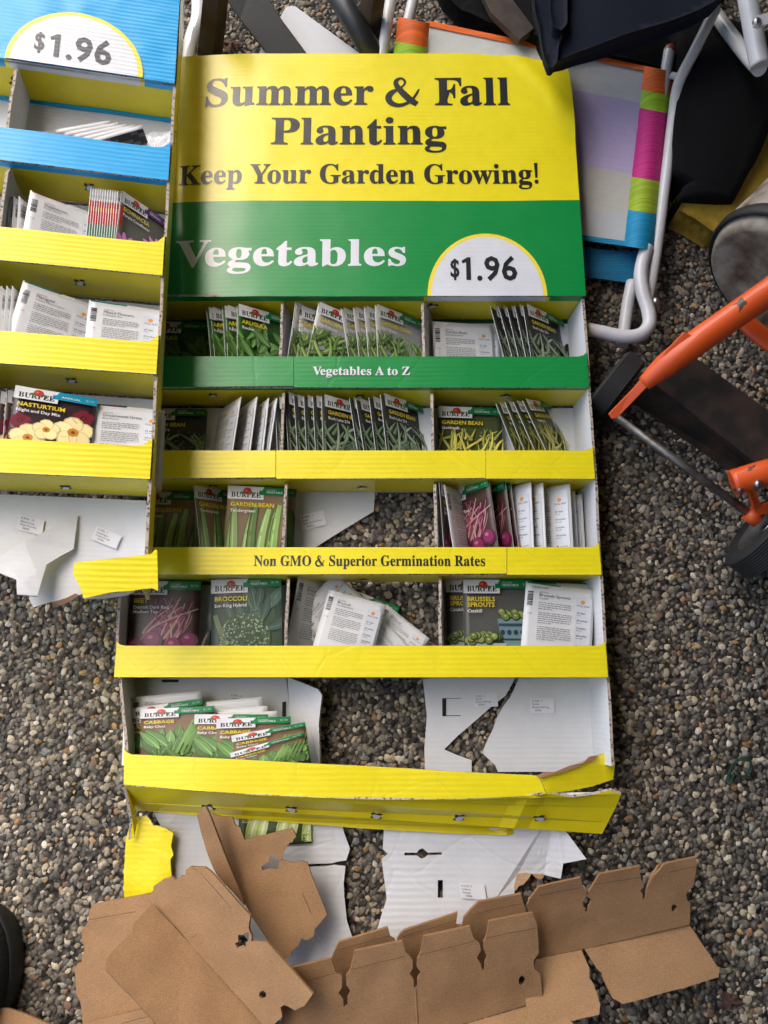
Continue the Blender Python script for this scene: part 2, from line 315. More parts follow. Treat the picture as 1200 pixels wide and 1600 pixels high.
 's':'115|60,-4 49,-2 35,2 29,3 24,2 20,-3 14,-3 14,42 21,42 26,27 35,16 45,8 56,6 65,7 71,11 75,16 77,23 73,34 62,42 43,52 30,59 22,68 17,77 15,88 18,104 26,116 39,125 56,128 66,126 80,123 82,122 85,122 89,123 92,128 98,128 98,89 91,89 86,101 79,111 70,117 60,118 52,117 46,114 43,110 42,104 46,93 59,85 77,76 88,69 97,61 101,51 103,38 100,21 91,7 78,-1',
 't':'91|49,-4 36,-2 26,4 21,14 19,28 19,111 8,111 8,120 35,148 52,170 58,170 58,124 83,124 83,111 58,111 58,33 60,20 63,17 67,16 76,20 82,30 89,26 79,10 66,0',
 'u':'150|52,-4 37,-1 26,7 20,20 18,39 18,99 16,113 12,116 5,118 5,124 57,124 57,30 60,18 65,15 71,14 82,17 91,26 91,99 88,113 84,116 76,118 76,124 129,124 129,28 132,16 144,12 144,5 120,3 91,-4 91,16 84,8 74,1 64,-3',
 'w':'174|49,-4 7,106 2,114 -4,117 -4,124 55,124 55,117 48,116 46,110 46,106 48,101 67,51 84,94 80,106 76,115 67,118 67,124 129,124 129,117 121,115 118,110 118,108 119,105 134,56 153,102 155,110 152,116 142,118 142,124 178,124 178,118 170,114 165,103 122,-4 116,-4 89,79 56,-4',
}
SANS={
 'A':'200|109,206 88,206 0,0 30,0 56,60 143,60 170,0 200,0;98,161 131,87 67,87',
 'B':'169|23,0 93,0 147,18 163,55 150,90 114,108 114,109 137,126 145,152 130,188 82,205 23,205;52,178 79,178 107,170 115,150 104,125 71,117 52,117;52,91 87,91 122,82 133,59 124,37 89,26 52,26',
 'C':'212|197,191 159,203 127,207 46,177 14,99 41,32 125,-3 166,2 199,15 199,47 163,30 128,24 68,46 45,102 68,158 126,180 161,175 197,159',
 'D':'225|23,0 103,0 182,31 211,102 185,172 102,205 23,205;52,178 98,178 161,156 181,102 165,55 99,26 52,26',
 'E':'150|139,205 23,205 23,0 141,0 141,26 52,26 52,90 136,90 136,116 52,116 52,178 139,178',
 'F':'141|132,205 23,205 23,0 52,0 52,95 132,95 132,122 52,122 52,178 132,178',
 'G':'222|202,101 133,101 133,74 173,74 173,32 151,27 128,24 68,46 45,102 68,158 124,180 161,175 198,160 198,190 158,204 125,207 47,177 15,101 46,27 124,-3 163,1 202,14',
 'H':'219|196,205 167,205 167,116 52,116 52,205 23,205 23,0 52,0 52,89 167,89 167,0 196,0',
 'I':'75|52,205 23,205 23,0 52,0',
 'J':'75|52,205 23,205 23,6 18,-29 -11,-41 -19,-41 -13,-68 -4,-69 39,-50 52,-2',
 'K':'197|86,108 175,205 138,205 52,111 52,205 23,205 23,0 52,0 52,101 156,0 197,0',
 'L':'147|52,205 22,205 22,0 144,0 144,26 52,26',
 'M':'234|213,205 185,205 117,121 50,205 22,205 22,0 51,0 51,159 52,159 115,80 120,80 183,159 183,159 183,0 213,0',
 'N':'234|212,205 184,205 184,46 46,205 22,205 22,0 50,0 50,158 187,0 212,0',
 'O':'247|14,102 43,29 123,-3 204,29 233,102 204,176 123,207 44,176;44,102 66,158 123,180 180,158 203,102 180,47 123,24 66,47',
 'P':'153|21,205 21,0 50,0 50,89 81,89 133,105 150,146 134,187 85,205;50,178 85,178 112,168 120,147 110,123 84,115 50,115',
 'Q':'247|149,0 210,36 234,102 203,177 126,207 45,178 14,102 37,36 99,0 145,-28 200,-42 226,-16 225,-15 193,-15 149,0 149,0;125,180 181,158 204,101 182,47 126,24 64,48 44,102 62,153',
 'R':'181|23,205 23,0 53,0 53,89 65,89 87,81 119,42 146,0 181,0 153,41 132,74 108,97 133,117 142,147 124,189 75,205;53,179 71,179 102,171 112,149 103,125 71,115 53,115',
 'S':'137|120,193 97,204 74,207 29,192 12,153 56,96 101,50 92,32 67,24 38,31 13,53 13,16 40,2 71,-3 112,13 128,53 84,114 39,157 48,174 72,181 94,176 120,160',
 'T':'181|176,205 5,205 5,178 76,178 76,0 105,0 105,178 176,178',
 'U':'212|194,205 165,205 165,86 162,60 152,41 133,29 104,24 80,29 60,42 50,58 48,84 48,205 18,205 18,77 45,16 104,-3 172,20 194,80',
 'V':'181|181,205 152,205 91,61 29,205 0,205 89,-2 95,-2',
 'W':'313|312,205 283,205 227,64 170,205 143,205 86,64 29,205 0,205 83,-2 89,-2 156,166 224,-2 229,-2',
 'X':'212|206,205 171,205 107,127 43,205 7,205 89,106 1,0 36,0 107,85 176,0 212,0 125,106',
 'Y':'181|90,134 35,205 0,205 76,108 76,0 105,0 105,108 181,205 146,205',
 'Z':'194|135,178 5,0 189,0 189,26 59,26 189,205 13,205 13,178',
 'a':'128|123,24 115,19 109,17 105,18 104,24 104,93 90,127 55,137 29,133 11,119 11,90 31,107 53,112 71,107 77,89 77,81 54,73 23,59 8,30 17,7 41,-3 59,1 77,11 84,1 98,-3 109,0 123,8;77,27 66,19 54,16 40,21 35,35 48,54 77,67',
 'b':'150|44,205 18,205 18,8 41,0 68,-3 121,17 140,70 123,118 82,137 62,134 44,125;44,100 60,110 75,113 102,101 113,66 101,35 71,23 44,27',
 'c':'131|118,128 99,135 79,137 30,118 12,65 31,16 81,-3 103,0 121,5 121,32 102,25 85,23 52,34 40,67 51,100 81,113 98,110 118,100',
 'd':'153|135,205 109,205 109,132 94,136 80,137 32,119 13,71 31,19 79,0 135,0;109,23 82,23 49,35 41,67 52,101 84,113 96,112 109,108',
 'e':'144|131,39 108,27 84,23 54,33 39,63 134,63 118,119 75,137 30,119 12,69 29,19 78,-3 107,1 131,13;40,81 51,106 76,114 98,105 107,81',
 'f':'75|89,205 59,206 39,194 26,175 22,145 22,135 3,135 3,111 22,111 22,0 48,0 48,111 73,111 73,135 48,135 48,148 54,172 77,181 89,179',
 'g':'128|126,135 71,135 28,122 12,88 14,74 19,63 29,53 42,46 42,45 26,38 20,26 24,17 34,9 8,-4 0,-28 17,-57 62,-69 109,-58 126,-26 117,-3 87,11 56,19 46,29 66,40 100,54 109,68 113,85 110,100 99,114 126,114;89,88 82,70 63,63 43,69 36,87 44,104 63,112 81,105;100,-28 90,-43 63,-48 35,-42 25,-27 34,-12 56,-7 84,-11',
 'h':'150|45,205 18,205 18,0 45,0 45,97 62,112 79,116 98,107 105,83 105,0 132,0 132,83 119,124 86,137 64,132 46,117 45,117',
 'i':'66|46,135 20,135 20,0 46,0;49,176 44,187 33,191 22,187 17,176 22,164 33,160 44,164',
 'j':'66|45,135 18,135 18,-20 13,-38 -2,-49 18,-69 38,-51 45,-18;48,176 43,187 32,191 21,187 16,176 21,164 32,160 43,164',
 'k':'144|138,135 106,135 47,69 114,0 150,0 80,69;45,205 19,205 19,0 45,0',
 'l':'66|46,205 20,205 20,0 46,0',
 'm':'231|18,135 18,0 44,0 44,98 60,111 78,115 95,108 102,84 102,0 129,0 129,98 144,110 159,115 179,107 187,83 187,0 214,0 214,85 201,123 169,137 144,130 124,113 107,131 84,137 65,132 44,117 44,135',
 'n':'150|45,135 18,135 18,0 45,0 45,97 62,112 79,116 98,107 105,83 105,0 132,0 132,83 118,124 86,137 64,132 46,117 45,117',
 'o':'166|82,137 31,118 11,69 31,17 82,-3 135,17 155,69 134,118;82,113 115,101 128,68 115,34 82,21 50,34 38,69 50,101',
 'p':'150|44,3 58,-1 71,-3 120,17 139,66 120,117 63,135 17,135 17,-69 44,-69;44,111 68,111 101,99 112,67 100,34 69,21 56,23 44,27',
 'q':'150|106,-69 133,-69 133,135 84,135 24,109 11,66 30,17 79,-3 92,-1 106,2;106,111 106,26 94,21 81,20 50,33 38,67 52,100 82,111',
 'r':'119|21,135 21,0 47,0 47,71 57,100 80,112 92,108 105,99 119,122 103,134 87,137 68,129 48,104 47,104 47,135',
 's':'115|97,126 77,135 58,137 25,128 13,101 45,62 76,36 70,25 56,21 37,25 12,38 12,10 36,0 59,-3 91,8 104,37 97,55 73,75 48,91 41,102 45,111 58,114 76,111 97,100',
 't':'100|50,163 0,114 0,111 23,111 23,40 34,9 67,-3 83,0 100,6 100,31 84,24 69,21 57,26 50,42 50,111 93,111 93,135 50,135',
 'u':'150|131,0 131,135 104,135 104,38 90,24 72,20 52,27 45,49 45,135 18,135 18,51 31,11 65,-3 85,3 104,17 104,0',
 'v':'131|62,-3 71,-3 130,135 102,135 66,52 30,135 1,135',
 'w':'216|118,135 98,135 64,53 29,135 0,135 60,-3 68,-3 108,92 148,-3 156,-3 216,135 187,135 152,53',
 'x':'150|146,135 112,135 74,89 34,135 0,135 57,68 0,0 34,0 74,48 116,0 150,0 91,68',
 'y':'131|131,135 101,135 67,59 30,135 0,135 52,29 6,-69 36,-69',
 'z':'125|121,135 6,135 6,111 75,111 3,0 122,0 122,24 50,24',
 '0':'150|141,102 123,178 75,207 27,178 9,102 27,26 75,-3 123,26;112,102 102,46 75,25 48,46 38,102 48,159 75,179 102,159',
 '1':'150|90,205 61,205 61,0 90,0',
 '2':'150|140,28 62,28 110,94 125,143 108,190 63,207 39,203 14,188 14,151 38,173 61,179 86,168 96,140 92,118 81,96 48,48 10,2 10,0 140,0',
 '3':'150|24,171 43,177 59,179 85,171 95,149 84,127 54,119 54,92 87,83 98,58 89,34 65,25 42,29 19,41 19,9 41,0 63,-3 109,15 127,59 120,89 98,108 118,126 124,154 107,193 64,207 43,205 24,199',
 '4':'150|119,207 107,207 3,81 3,67 90,67 90,0 119,0 119,67 141,67 141,94 119,94;89,152 90,152 90,94 43,94',
 '5':'150|121,205 30,205 30,98 83,94 102,62 90,36 60,25 37,29 15,40 15,10 40,0 65,-3 112,16 131,63 112,110 57,127 57,178 121,178',
 '6':'150|95,207 34,145 13,70 31,17 79,-3 122,15 140,59 123,101 82,118 64,116 50,110 74,152 113,185;44,80 60,88 76,90 100,81 110,59 101,34 77,25 50,40',
 '7':'150|147,205 15,205 15,177 103,177 28,9 54,-3',
 '8':'150|140,55 133,84 112,104 131,125 137,148 120,190 77,207 32,191 14,149 21,124 39,104 17,84 10,56 29,14 76,-3 122,14;108,149 99,127 76,118 53,127 44,149 53,171 77,179 99,171;111,58 102,35 75,25 49,34 39,58 49,81 76,90 101,81',
 '9':'150|56,-3 115,57 138,133 120,186 73,207 28,188 11,147 28,104 69,87 85,89 101,96 80,56 38,19;40,147 50,170 74,179 98,168 108,143 107,126 90,118 75,115 50,124',
 '$':'163|141,179 120,191 96,197 96,207 72,207 72,197 31,178 16,142 29,112 72,89 72,24 41,35 15,55 15,18 43,4 72,-3 72,-35 96,-35 96,-3 137,18 151,53 136,88 96,111 96,170 121,161 141,146;72,119 51,130 45,146 53,162 72,170;96,79 116,66 122,50 115,34 96,25',
 '.':'66|33,33 20,28 15,15 20,3 33,-3 45,3 51,15 45,28',
 ',':'66|18,-35 44,-18 53,8 47,29 32,37 19,32 14,20 18,8 29,3 28,-15 18,-30',
}
# ---------------------------------------------------------------- lettering
def _parse(d):
    o={}
    for k,v in d.items():
        a,b=v.split('|'); L=[]
        if b:
            for s in b.split(';'):
                L.append([tuple(map(float,p.split(','))) for p in s.split(' ')])
        o[k]=(float(a),L)
    return o
def _embolden(loops,d):
    out=[]
    for L in loops:
        n=len(L); a=sum(L[i][0]*L[(i+1)%n][1]-L[(i+1)%n][0]*L[i][1] for i in range(n))
        q=[]
        for i in range(n):
            p0,p1,p2=L[i-1],L[i],L[(i+1)%n]
            e1=(p1[0]-p0[0],p1[1]-p0[1]); e2=(p2[0]-p1[0],p2[1]-p1[1])
            l1=math.hypot(*e1) or 1; l2=math.hypot(*e2) or 1
            n1=(-e1[1]/l1,e1[0]/l1); n2=(-e2[1]/l2,e2[0]/l2)
            nx,ny=n1[0]+n2[0],n1[1]+n2[1]; k=nx*n1[0]+ny*n1[1]
            k=max(k,.5); q.append((p1[0]+nx/k*d,p1[1]+ny/k*d))
        out.append(q)
    return out
GS=_parse(SERIF); GN_=_parse(SANS)
_sS=1 if sum(L[i][0]*L[(i+1)%len(L)][1]-L[(i+1)%len(L)][0]*L[i][1] for L in [GS['E'][1][0]] for i in range(len(L)))<0 else -1
GS={k:(a+2,_embolden(L,2.4*_sS)) for k,(a,L) in GS.items()}
SERIF_CAP=184.0; SANS_CAP=None
SANS_CAP=max(y for L in GN_['E'][1] for x,y in L)
# the outer loops of these outlines run clockwise, so a positive step to the left of travel grows the stroke
def _area(L): return sum(L[i][0]*L[(i+1)%len(L)][1]-L[(i+1)%len(L)][0]*L[i][1] for i in range(len(L)))
_sg=-1 if _area(GN_['E'][1][0])>0 else 1
GB={k:(a+5,_embolden(L,6.5*_sg)) for k,(a,L) in GN_.items()}
GB['1']=(150.0,[[(62,0),(62,158),(30,146),(22,172),(78,203),(104,203),(104,0)]])
def _amp():
    # a bold ampersand drawn with a broad pen
    path=[(196,108,8),(184,84,14),(160,44,16),(118,8,22),(70,-4,28),(30,14,36),(16,48,38),(34,82,34),(74,108,16),(106,134,12),(112,160,15),(92,180,15),(66,168,24),(60,142,30),(84,100,38),(134,42,42),(182,4,34)]
    pts=[]
    for i in range(len(path)-1):
        p0=path[max(i-1,0)];p1=path[i];p2=path[i+1];p3=path[min(i+2,len(path)-1)]
        for k in range(5):
            t=k/5
            pts.append(tuple(.5*((2*p1[j])+(p2[j]-p0[j])*t+(2*p0[j]-5*p1[j]+4*p2[j]-p3[j])*t*t+(3*p1[j]-p0[j]-3*p2[j]+p3[j])*t**3) for j in range(3)))
    pts.append(path[-1]); Ls=[];Rs=[]
    for i,p in enumerate(pts):
        a=pts[max(i-1,0)];b=pts[min(i+1,len(pts)-1)]; dx,dy=b[0]-a[0],b[1]-a[1]; l=math.hypot(dx,dy) or 1
        Ls.append((p[0]-dy/l*p[2]/2,p[1]+dx/l*p[2]/2)); Rs.append((p[0]+dy/l*p[2]/2,p[1]-dx/l*p[2]/2))
    return Ls,Rs
AMP=_amp()
KERN={'Yo':-24,'Ve':-28,'Ga':0,'Pl':0,'Fa':-20,'Ke':-4,'y ':-6,'A ':-6,' A':-6}
def _inside(p,L):
    c=False
    for i in range(len(L)):
        a,b=L[i-1],L[i]
        if (a[1]>p[1])!=(b[1]>p[1]) and p[0]<(b[0]-a[0])*(p[1]-a[1])/(b[1]-a[1])+a[0]: c=not c
    return c
def pieces(loops):
    """each outline with its own counters"""
    outs=[L for L in loops if not any(o is not L and _inside(L[0],o) for o in loops)]
    return [[o]+[L for L in loops if L is not o and _inside(L[0],o)] for o in outs]
def layout(txt,font,space=72,track=0,cap=None):
    x=0; out=[]
    for i,ch in enumerate(txt):
        if ch==' ': x+=space; continue
        if ch=='&' and font is GS: out.append(('&',x)); x+=212+track; continue
        if ch not in font: x+=space; continue
        out.append((ch,x)); x+=font[ch][0]+track+(KERN.get(txt[i:i+2],0) if font is GS else 0)
    return out,x
def text(mb,txt,font,x0,x1,y,cap,fn,col,mi=0,track=0,up=Vector((0,0,1)),height=None,skew=0):
    """lettering from x0 to x1 on baseline y; fn carries (x,y,lift) to the surface"""
    lo,wd=layout(txt,font,track=track)
    c=SERIF_CAP if font is GS else SANS_CAP
    sy=cap/c; sx=(x1-x0)/wd if x1 is not None else sy
    for ch,gx in lo:
        if ch=='&' and font is GS:
            Ls,Rs=AMP; q=[]
            for i in range(len(Ls)-1):
                lift=i*1.2e-6
                quad=[Rs[i],Rs[i+1],Ls[i+1],Ls[i]]
                mb.poly([[fn((x0+(gx+p[0])*sx,y+p[1]*sy,lift)) for p in quad]],col,mi,None,up)
            continue
        L=font[ch][1]
        if not L: continue
        for pc in pieces(L):
            loops=[[(x0+(gx+p[0])*sx,y+p[1]*sy) for p in l] for l in pc]
            mb.poly(loops,col,mi,lambda p:fn((p[0],p[1],0.0)),up)
    return x0+wd*sx
# ---------------------------------------------------------------- ground, pebbles, shelter
def ground():
    mb=MB(); mb.face([(-40,-40,-.0012),(40,-40,-.0012),(40,40,-.0012),(-40,40,-.0012)])
    m,nt,b=newmat('aggregate_mortar')
    tc=N(nt,'ShaderNodeTexCoord'); vo=N(nt,'ShaderNodeTexVoronoi'); vo.inputs['Scale'].default_value=120
    nt.links.new(tc.outputs['Object'],vo.inputs[0])
    cr=N(nt,'ShaderNodeValToRGB'); e=cr.color_ramp.elements
    e[0].color=(.06,.05,.042,1); e[1].color=(.20,.17,.13,1)
    sp=N(nt,'ShaderNodeSeparateColor'); nt.links.new(vo.outputs['Color'],sp.inputs[0]); nt.links.new(sp.outputs[0],cr.inputs[0])
    mr=N(nt,'ShaderNodeMapRange'); mr.inputs[1].default_value=.2; mr.inputs[2].default_value=.75; mr.inputs[3].default_value=1; mr.inputs[4].default_value=.12
    nt.links.new(vo.outputs['Distance'],mr.inputs[0])
    mx=N(nt,'ShaderNodeMix',data_type='RGBA',blend_type='MULTIPLY'); mx.inputs[0].default_value=1
    nt.links.new(cr.outputs[0],mx.inputs[6]); nt.links.new(mr.outputs[0],mx.inputs[7])
    nt.links.new(mx.outputs[2],b.inputs['Base Color']); b.inputs['Roughness'].default_value=.9
    bp=N(nt,'ShaderNodeBump'); bp.inputs['Distance'].default_value=.006; bp.invert=True
    nt.links.new(vo.outputs['Distance'],bp.inputs['Height']); nt.links.new(bp.outputs[0],b.inputs['Normal'])
    o=mb.build('ground',m); tag(o,kind='structure')
ground()
def pebble_material():
    m,nt,b=newmat('river_pebble')
    at=N(nt,'ShaderNodeAttribute'); at.attribute_type='INSTANCER'; at.attribute_name='tint'
    tc=N(nt,'ShaderNodeTexCoord'); nz=N(nt,'ShaderNodeTexNoise'); nz.inputs['Scale'].default_value=2.2; nz.inputs['Detail'].default_value=6
    nt.links.new(tc.outputs['Object'],nz.inputs[0])
    c=mix_mul(nt,at.outputs['Color'],nz.outputs[0],.7,1.2)
    nt.links.new(c,b.inputs['Base Color']); b.inputs['Roughness'].default_value=.62; b.inputs['Specular IOR Level'].default_value=.35
    return m
def gravel():
    rnd=random.Random(4)
    pts=[];sc=[];ro=[];cl=[]
    pal=[((.045,.043,.040),10),((.078,.073,.065),16),((.125,.115,.10),20),((.185,.168,.14),19),((.255,.225,.175),16),((.33,.28,.20),11),
         ((.42,.37,.285),7),((.50,.46,.39),3.5),((.27,.155,.075),1.8),((.33,.215,.10),2.0),((.16,.10,.07),2.5),((.19,.20,.195),4)]
    cols=[p[0] for p in pal]; ws=[p[1] for p in pal]
    st=.0068
    ny=int(2.05/(st*.87)); nx=int(1.8/st)
    for j in range(ny):
        for i in range(nx):
            x=-.9+(i+(j%2)*.5+rnd.uniform(-.42,.42))*st; y=-.65+(j*.87+rnd.uniform(-.42,.42))*st
            if rnd.random()<.04: continue
            big=rnd.random()**2.2
            r=.0026+.0030*big
            pts.append((x,y,rnd.uniform(-.0016,.0006)-r*.42))
            sc.append((r*rnd.uniform(1.0,1.4),r*rnd.uniform(.75,1.0),r*rnd.uniform(.5,.72)))
            ro.append((rnd.uniform(-.45,.45),rnd.uniform(-.45,.45),rnd.uniform(0,6.283)))
            c=rnd.choices(cols,ws)[0]; k=rnd.uniform(.85,1.38)
            cl.append((c[0]*k*1.03,c[1]*k*.99,c[2]*k*.92,1))
    me=bpy.data.meshes.new('gravel'); me.from_pydata(pts,[],[])
    def att(n,t,v,flat):
        a=me.attributes.new(n,t,'POINT'); a.data.foreach_set({'FLOAT_VECTOR':'vector','FLOAT_COLOR':'color'}[t],[x for q in v for x in q])
    att('size','FLOAT_VECTOR',sc,0); att('turn','FLOAT_VECTOR',ro,0); att('tint','FLOAT_COLOR',cl,0)
    o=bpy.data.objects.new('gravel',me); COL.objects.link(o); tag(o,kind='stuff')
    o['label']='small rounded grey and tan pebbles of the exposed aggregate paving'; o['category']='gravel'
    pm=pebble_material(); me.materials.append(pm)
    g=bpy.data.node_groups.new('pebbles','GeometryNodeTree')
    g.interface.new_socket('Geometry',in_out='INPUT',socket_type='NodeSocketGeometry')
    g.interface.new_socket('Geometry',in_out='OUTPUT',socket_type='NodeSocketGeometry')
    gi=g.nodes.new('NodeGroupInput'); go=g.nodes.new('NodeGroupOutput')
    ip=g.nodes.new('GeometryNodeInstanceOnPoints')
    jn=g.nodes.new('GeometryNodeGeometryToInstance')
    for k in range(4):
        ic=g.nodes.new('GeometryNodeMeshIcoSphere'); ic.inputs['Radius'].default_value=1; ic.inputs['Subdivisions'].default_value=3
        nz=g.nodes.new('ShaderNodeTexNoise'); nz.noise_dimensions='4D'; nz.inputs['Scale'].default_value=.9; nz.inputs['W'].default_value=k*7.3; nz.inputs['Detail'].default_value=1
        sp=g.nodes.new('GeometryNodeSetPosition')
        ma=g.nodes.new('ShaderNodeVectorMath'); ma.operation='SUBTRACT'; ma.inputs[1].default_value=(.5,.5,.5)
        mu=g.nodes.new('ShaderNodeVectorMath'); mu.operation='SCALE'; mu.inputs['Scale'].default_value=1.15
        g.links.new(nz.outputs['Color'],ma.inputs[0]); g.links.new(ma.outputs[0],mu.inputs[0]); g.links.new(mu.outputs[0],sp.inputs['Offset'])
        g.links.new(ic.outputs['Mesh'],sp.inputs['Geometry'])
        sm=g.nodes.new('GeometryNodeSetShadeSmooth'); g.links.new(sp.outputs[0],sm.inputs[0])
        mt=g.nodes.new('GeometryNodeSetMaterial'); mt.inputs['Material'].default_value=pm; g.links.new(sm.outputs[0],mt.inputs[0])
        g.links.new(mt.outputs[0],jn.inputs[0])
    def na(n,t):
        a=g.nodes.new('GeometryNodeInputNamedAttribute'); a.data_type=t; a.inputs['Name'].default_value=n; return a.outputs[0]
    g.links.new(gi.outputs[0],ip.inputs['Points']); g.links.new(jn.outputs[0],ip.inputs['Instance'])
    ip.inputs['Pick Instance'].default_value=True
    e2r=g.nodes.new('FunctionNodeEulerToRotation'); g.links.new(na('turn','FLOAT_VECTOR'),e2r.inputs[0])
    g.links.new(e2r.outputs[0],ip.inputs['Rotation']); g.links.new(na('size','FLOAT_VECTOR'),ip.inputs['Scale'])
    g.links.new(ip.outputs[0],go.inputs[0])
    md=o.modifiers.new('pebbles','NODES'); md.node_group=g
gravel()
def light_blockers():
    """unseen roof and walls, added and shaped to keep the sky off the far things"""
    mb=MB()
    mb.sheet([(-.58,-1.6,2.2),(-.60,1.2,2.2),(-.74,1.9,2.2),(-.62,2.6,2.2),(-.40,4.2,2.2),(3.2,4.2,2.2),(3.2,-1.6,2.2)],.1,(.3,.27,.23))  # added roof, its left edge shaped to let the light in there
    o=mb.build('light_blocker_roof',simple('blocker_roof_brown',(.16,.13,.10),.8,var=.3,scale=6)); tag(o,'unseen brown roof added to dim the upper right','roof',kind='structure')
    mb=MB(); mb.box((1.05,-1.4,-.004),(1.2,4.2,2.1),(.3,.27,.23)); mb.box((.1,3.4,-.004),(1.05,3.55,2.1),(.3,.27,.23)); mb.box((-.55,-1.55,-.004),(1.2,-1.4,2.1),(.3,.27,.23))  # added walls cutting light from the right, far side and behind the camera
    o=mb.build('light_blocker_wall',simple('blocker_wall_dark',(.10,.085,.07),.8,var=.3,scale=6)); tag(o,'unseen dark walls added to block light from the sides','wall',kind='structure')
light_blockers()
# ---------------------------------------------------------------- the two cardboard displays
class Frame:
    """a display's own frame: its back lies on local z = 0, its front on z = depth"""
    def __init__(s,M): s.M=M; s.I=M.inverted(); s.o=s.I@Vector((0,0,H)); s.r=s.I.to_3x3()
    def L(s,u,v,z):
        d=s.r@ray(u,v); t=(z-s.o.z)/d.z; return s.o+d*t
    def LY(s,u,v,y):
        d=s.r@ray(u,v); t=(y-s.o.y)/d.y; return s.o+d*t
    def LX(s,u,v,x):
        d=s.r@ray(u,v); t=(x-s.o.x)/d.x; return s.o+d*t
MAIN=Frame(Matrix())
DF=.071
MR=Matrix.Rotation(.0144,4,'Z')@Matrix.Rotation(.2131,4,'Y')@Matrix.Rotation(-.0514,4,'X')
DL=.070
WING=Frame(Matrix.Translation(Vector((-.2724,.6706,.152)))@MR@Matrix.Translation(Vector((0,0,-DL))))
def ripple_z(a,s,seed=0.):
    def f(p):
        q=Vector(p); q.z+=a*noise.noise(Vector((p.x*s+seed,p.y*s,p.z*s*.3))); return q
    return f
def lip(fr,parent,top,bot,z,col,seed,em=0,mats=None,letters=(),amp=.0016):
    """front strip of a tray: corners from the photograph (u,v[,z]) carried onto the tray's front plane"""
    mb=MB()
    pts=[fr.L(p[0],p[1],p[2] if len(p)>2 else z) for p in top+bot]
    mb.sheet(pts,.003,col,WHI,KRE,tm=0,bm_=1,em=2)
    mb.refine(.02)
    for L in letters: L(mb)
    mb.warp(ripple_z(amp,9,seed))
    return mb.build('front_lip',mats or [M_LIP,M_WHITE,M_EDGE],parent,local=fr is WING)
def floor_board(fr,parent_fn,xl,xr,y,z0,z1,under,stripe=None,name='tray',dome=None,ytilt=0):
    """the shelf of one tray: white above, printed underneath"""
    mb=MB()
    def seg(za,zb,c,xa=xl,xb=xr):
        k=lambda z:y-ytilt*(z1-z)
        mb.sheet([(xa,k(za),za),(xb,k(za),za),(xb,k(zb),zb),(xa,k(zb),zb)],.003,c,WHI,KRE,tm=0,bm_=1,em=2,up=Vector((0,-1,0)))
    if stripe:
        c,zs=stripe
        if dome:
            a,b=dome; t=.0045
            seg(zs,z1,c,xl,a-t); seg(zs,z1,YEL,a-t,a); seg(zs,z1,WHT,a,b); seg(zs,z1,YEL,b,b+t); seg(zs,z1,c,b+t,xr)
        else: seg(zs,z1,c)
        seg(z0,zs,under)
    else: seg(z0,z1,under)
    mb.refine(.03)
    return mb.build(name,[M_CEIL,M_WHITE,M_EDGE],parent_fn,local=fr is WING)
def tab_hole(fr,mb,u,v,y,s=1.0,ang=0.0):
    """punched cross slot in a tray floor with a scrap of white board in it"""
    c=fr.LY(u,v,y); q=.0085*s
    def pl(pts,col,mi,dy):
        ca,sa=math.cos(ang),math.sin(ang)
        mb.poly([[(c.x+(a*ca-b*sa)*q,y-dy,c.z+(a*sa+b*ca)*q) for a,b in pts]],col,mi,None,Vector((0,-1,0)))
    cr=[(-1,-.25),(-.5,-.3),(-.3,-.9),(.25,-.8),(.35,-.3),(1,-.2),(.9,.3),(.35,.3),(.3,1),(-.25,.8),(-.35,.3),(-1,.25)]
    pl(cr,(.015,.013,.012),0,.0006); pl([(-.8,.0),(-.1,-.55),(.75,-.05),(.2,.45),(-.3,.3)],(.72,.72,.70),1,.0016)
def slots(fr,parent,uv,y,s,ang):
    for (u,v) in uv:
        mb=MB(); tab_hole(fr,mb,u,v,y,s,u*.7 if ang is None else ang); mb.build('tab_slot',[M_CEIL,M_WHITE],parent,local=fr is WING)
def divider(fr,parent,xf,xb,y0,y1,z0,z1,notch=True,cut=0.0,top=.0):
    mb=MB(); y1-=.001;y0+=.001
    f=lambda y,t:(xf+(xb-xf)*t,y,z1+(z0-z1)*t)
    pts=[f(y0,0),f(y1-.012,0),f(y1-.004,.08),f(y1,.2),f(y1,1),f(y0,1)]
    if cut: pts=[f(y0,0),f(y0+(y1-y0)*.10,0),f(y0+(y1-y0)*cut*.55,.45),f(y0+(y1-y0)*cut,1),f(y0,1)]
    mb.sheet(pts,.0035,WHI,WHI,KRE,tm=0,bm_=0,em=1,up=Vector((1,0,0)))
    mb.refine(.02); mb.warp(lambda p:Vector((p.x+.0016*noise.noise(p*30),p.y,p.z)))
    return mb.build('divider',[M_WHITE,M_EDGE],parent,local=fr is WING)
def sticker(fr,parent,tl,tr,bl,z,lines,dim=1.0):
    """small address label: corners tl, tr, bl from the photograph"""
    a=fr.L(*tl,z); b=fr.L(*tr,z); c=fr.L(*bl,z); X=b-a; Y=c-a; w_,h_=X.length,Y.length
    n=X.cross(-Y).normalized()
    if n.z<0: n=-n
    mb=MB(); e=.0006
    mb.sheet([a+n*e,b+n*e,b+Y+n*e,c+n*e],.0003,(.80*dim,.80*dim,.82*dim),up=Vector((0,0,1)))
    xs=X/w_; ys=-Y/h_
    for i,t in enumerate(lines):
        y=-h_*(.24+.215*i); x0=w_*.08+(w_*.12 if i==len(lines)-1 else 0)
        text(mb,t,GN_,x0,None,y,h_*.125,lambda p:a+n*(e+.00025)+xs*p[0]+ys*p[1],(.06,.06,.06),0,up=n)
    return mb.build('sticker',[M_STICK],parent,local=fr is WING)
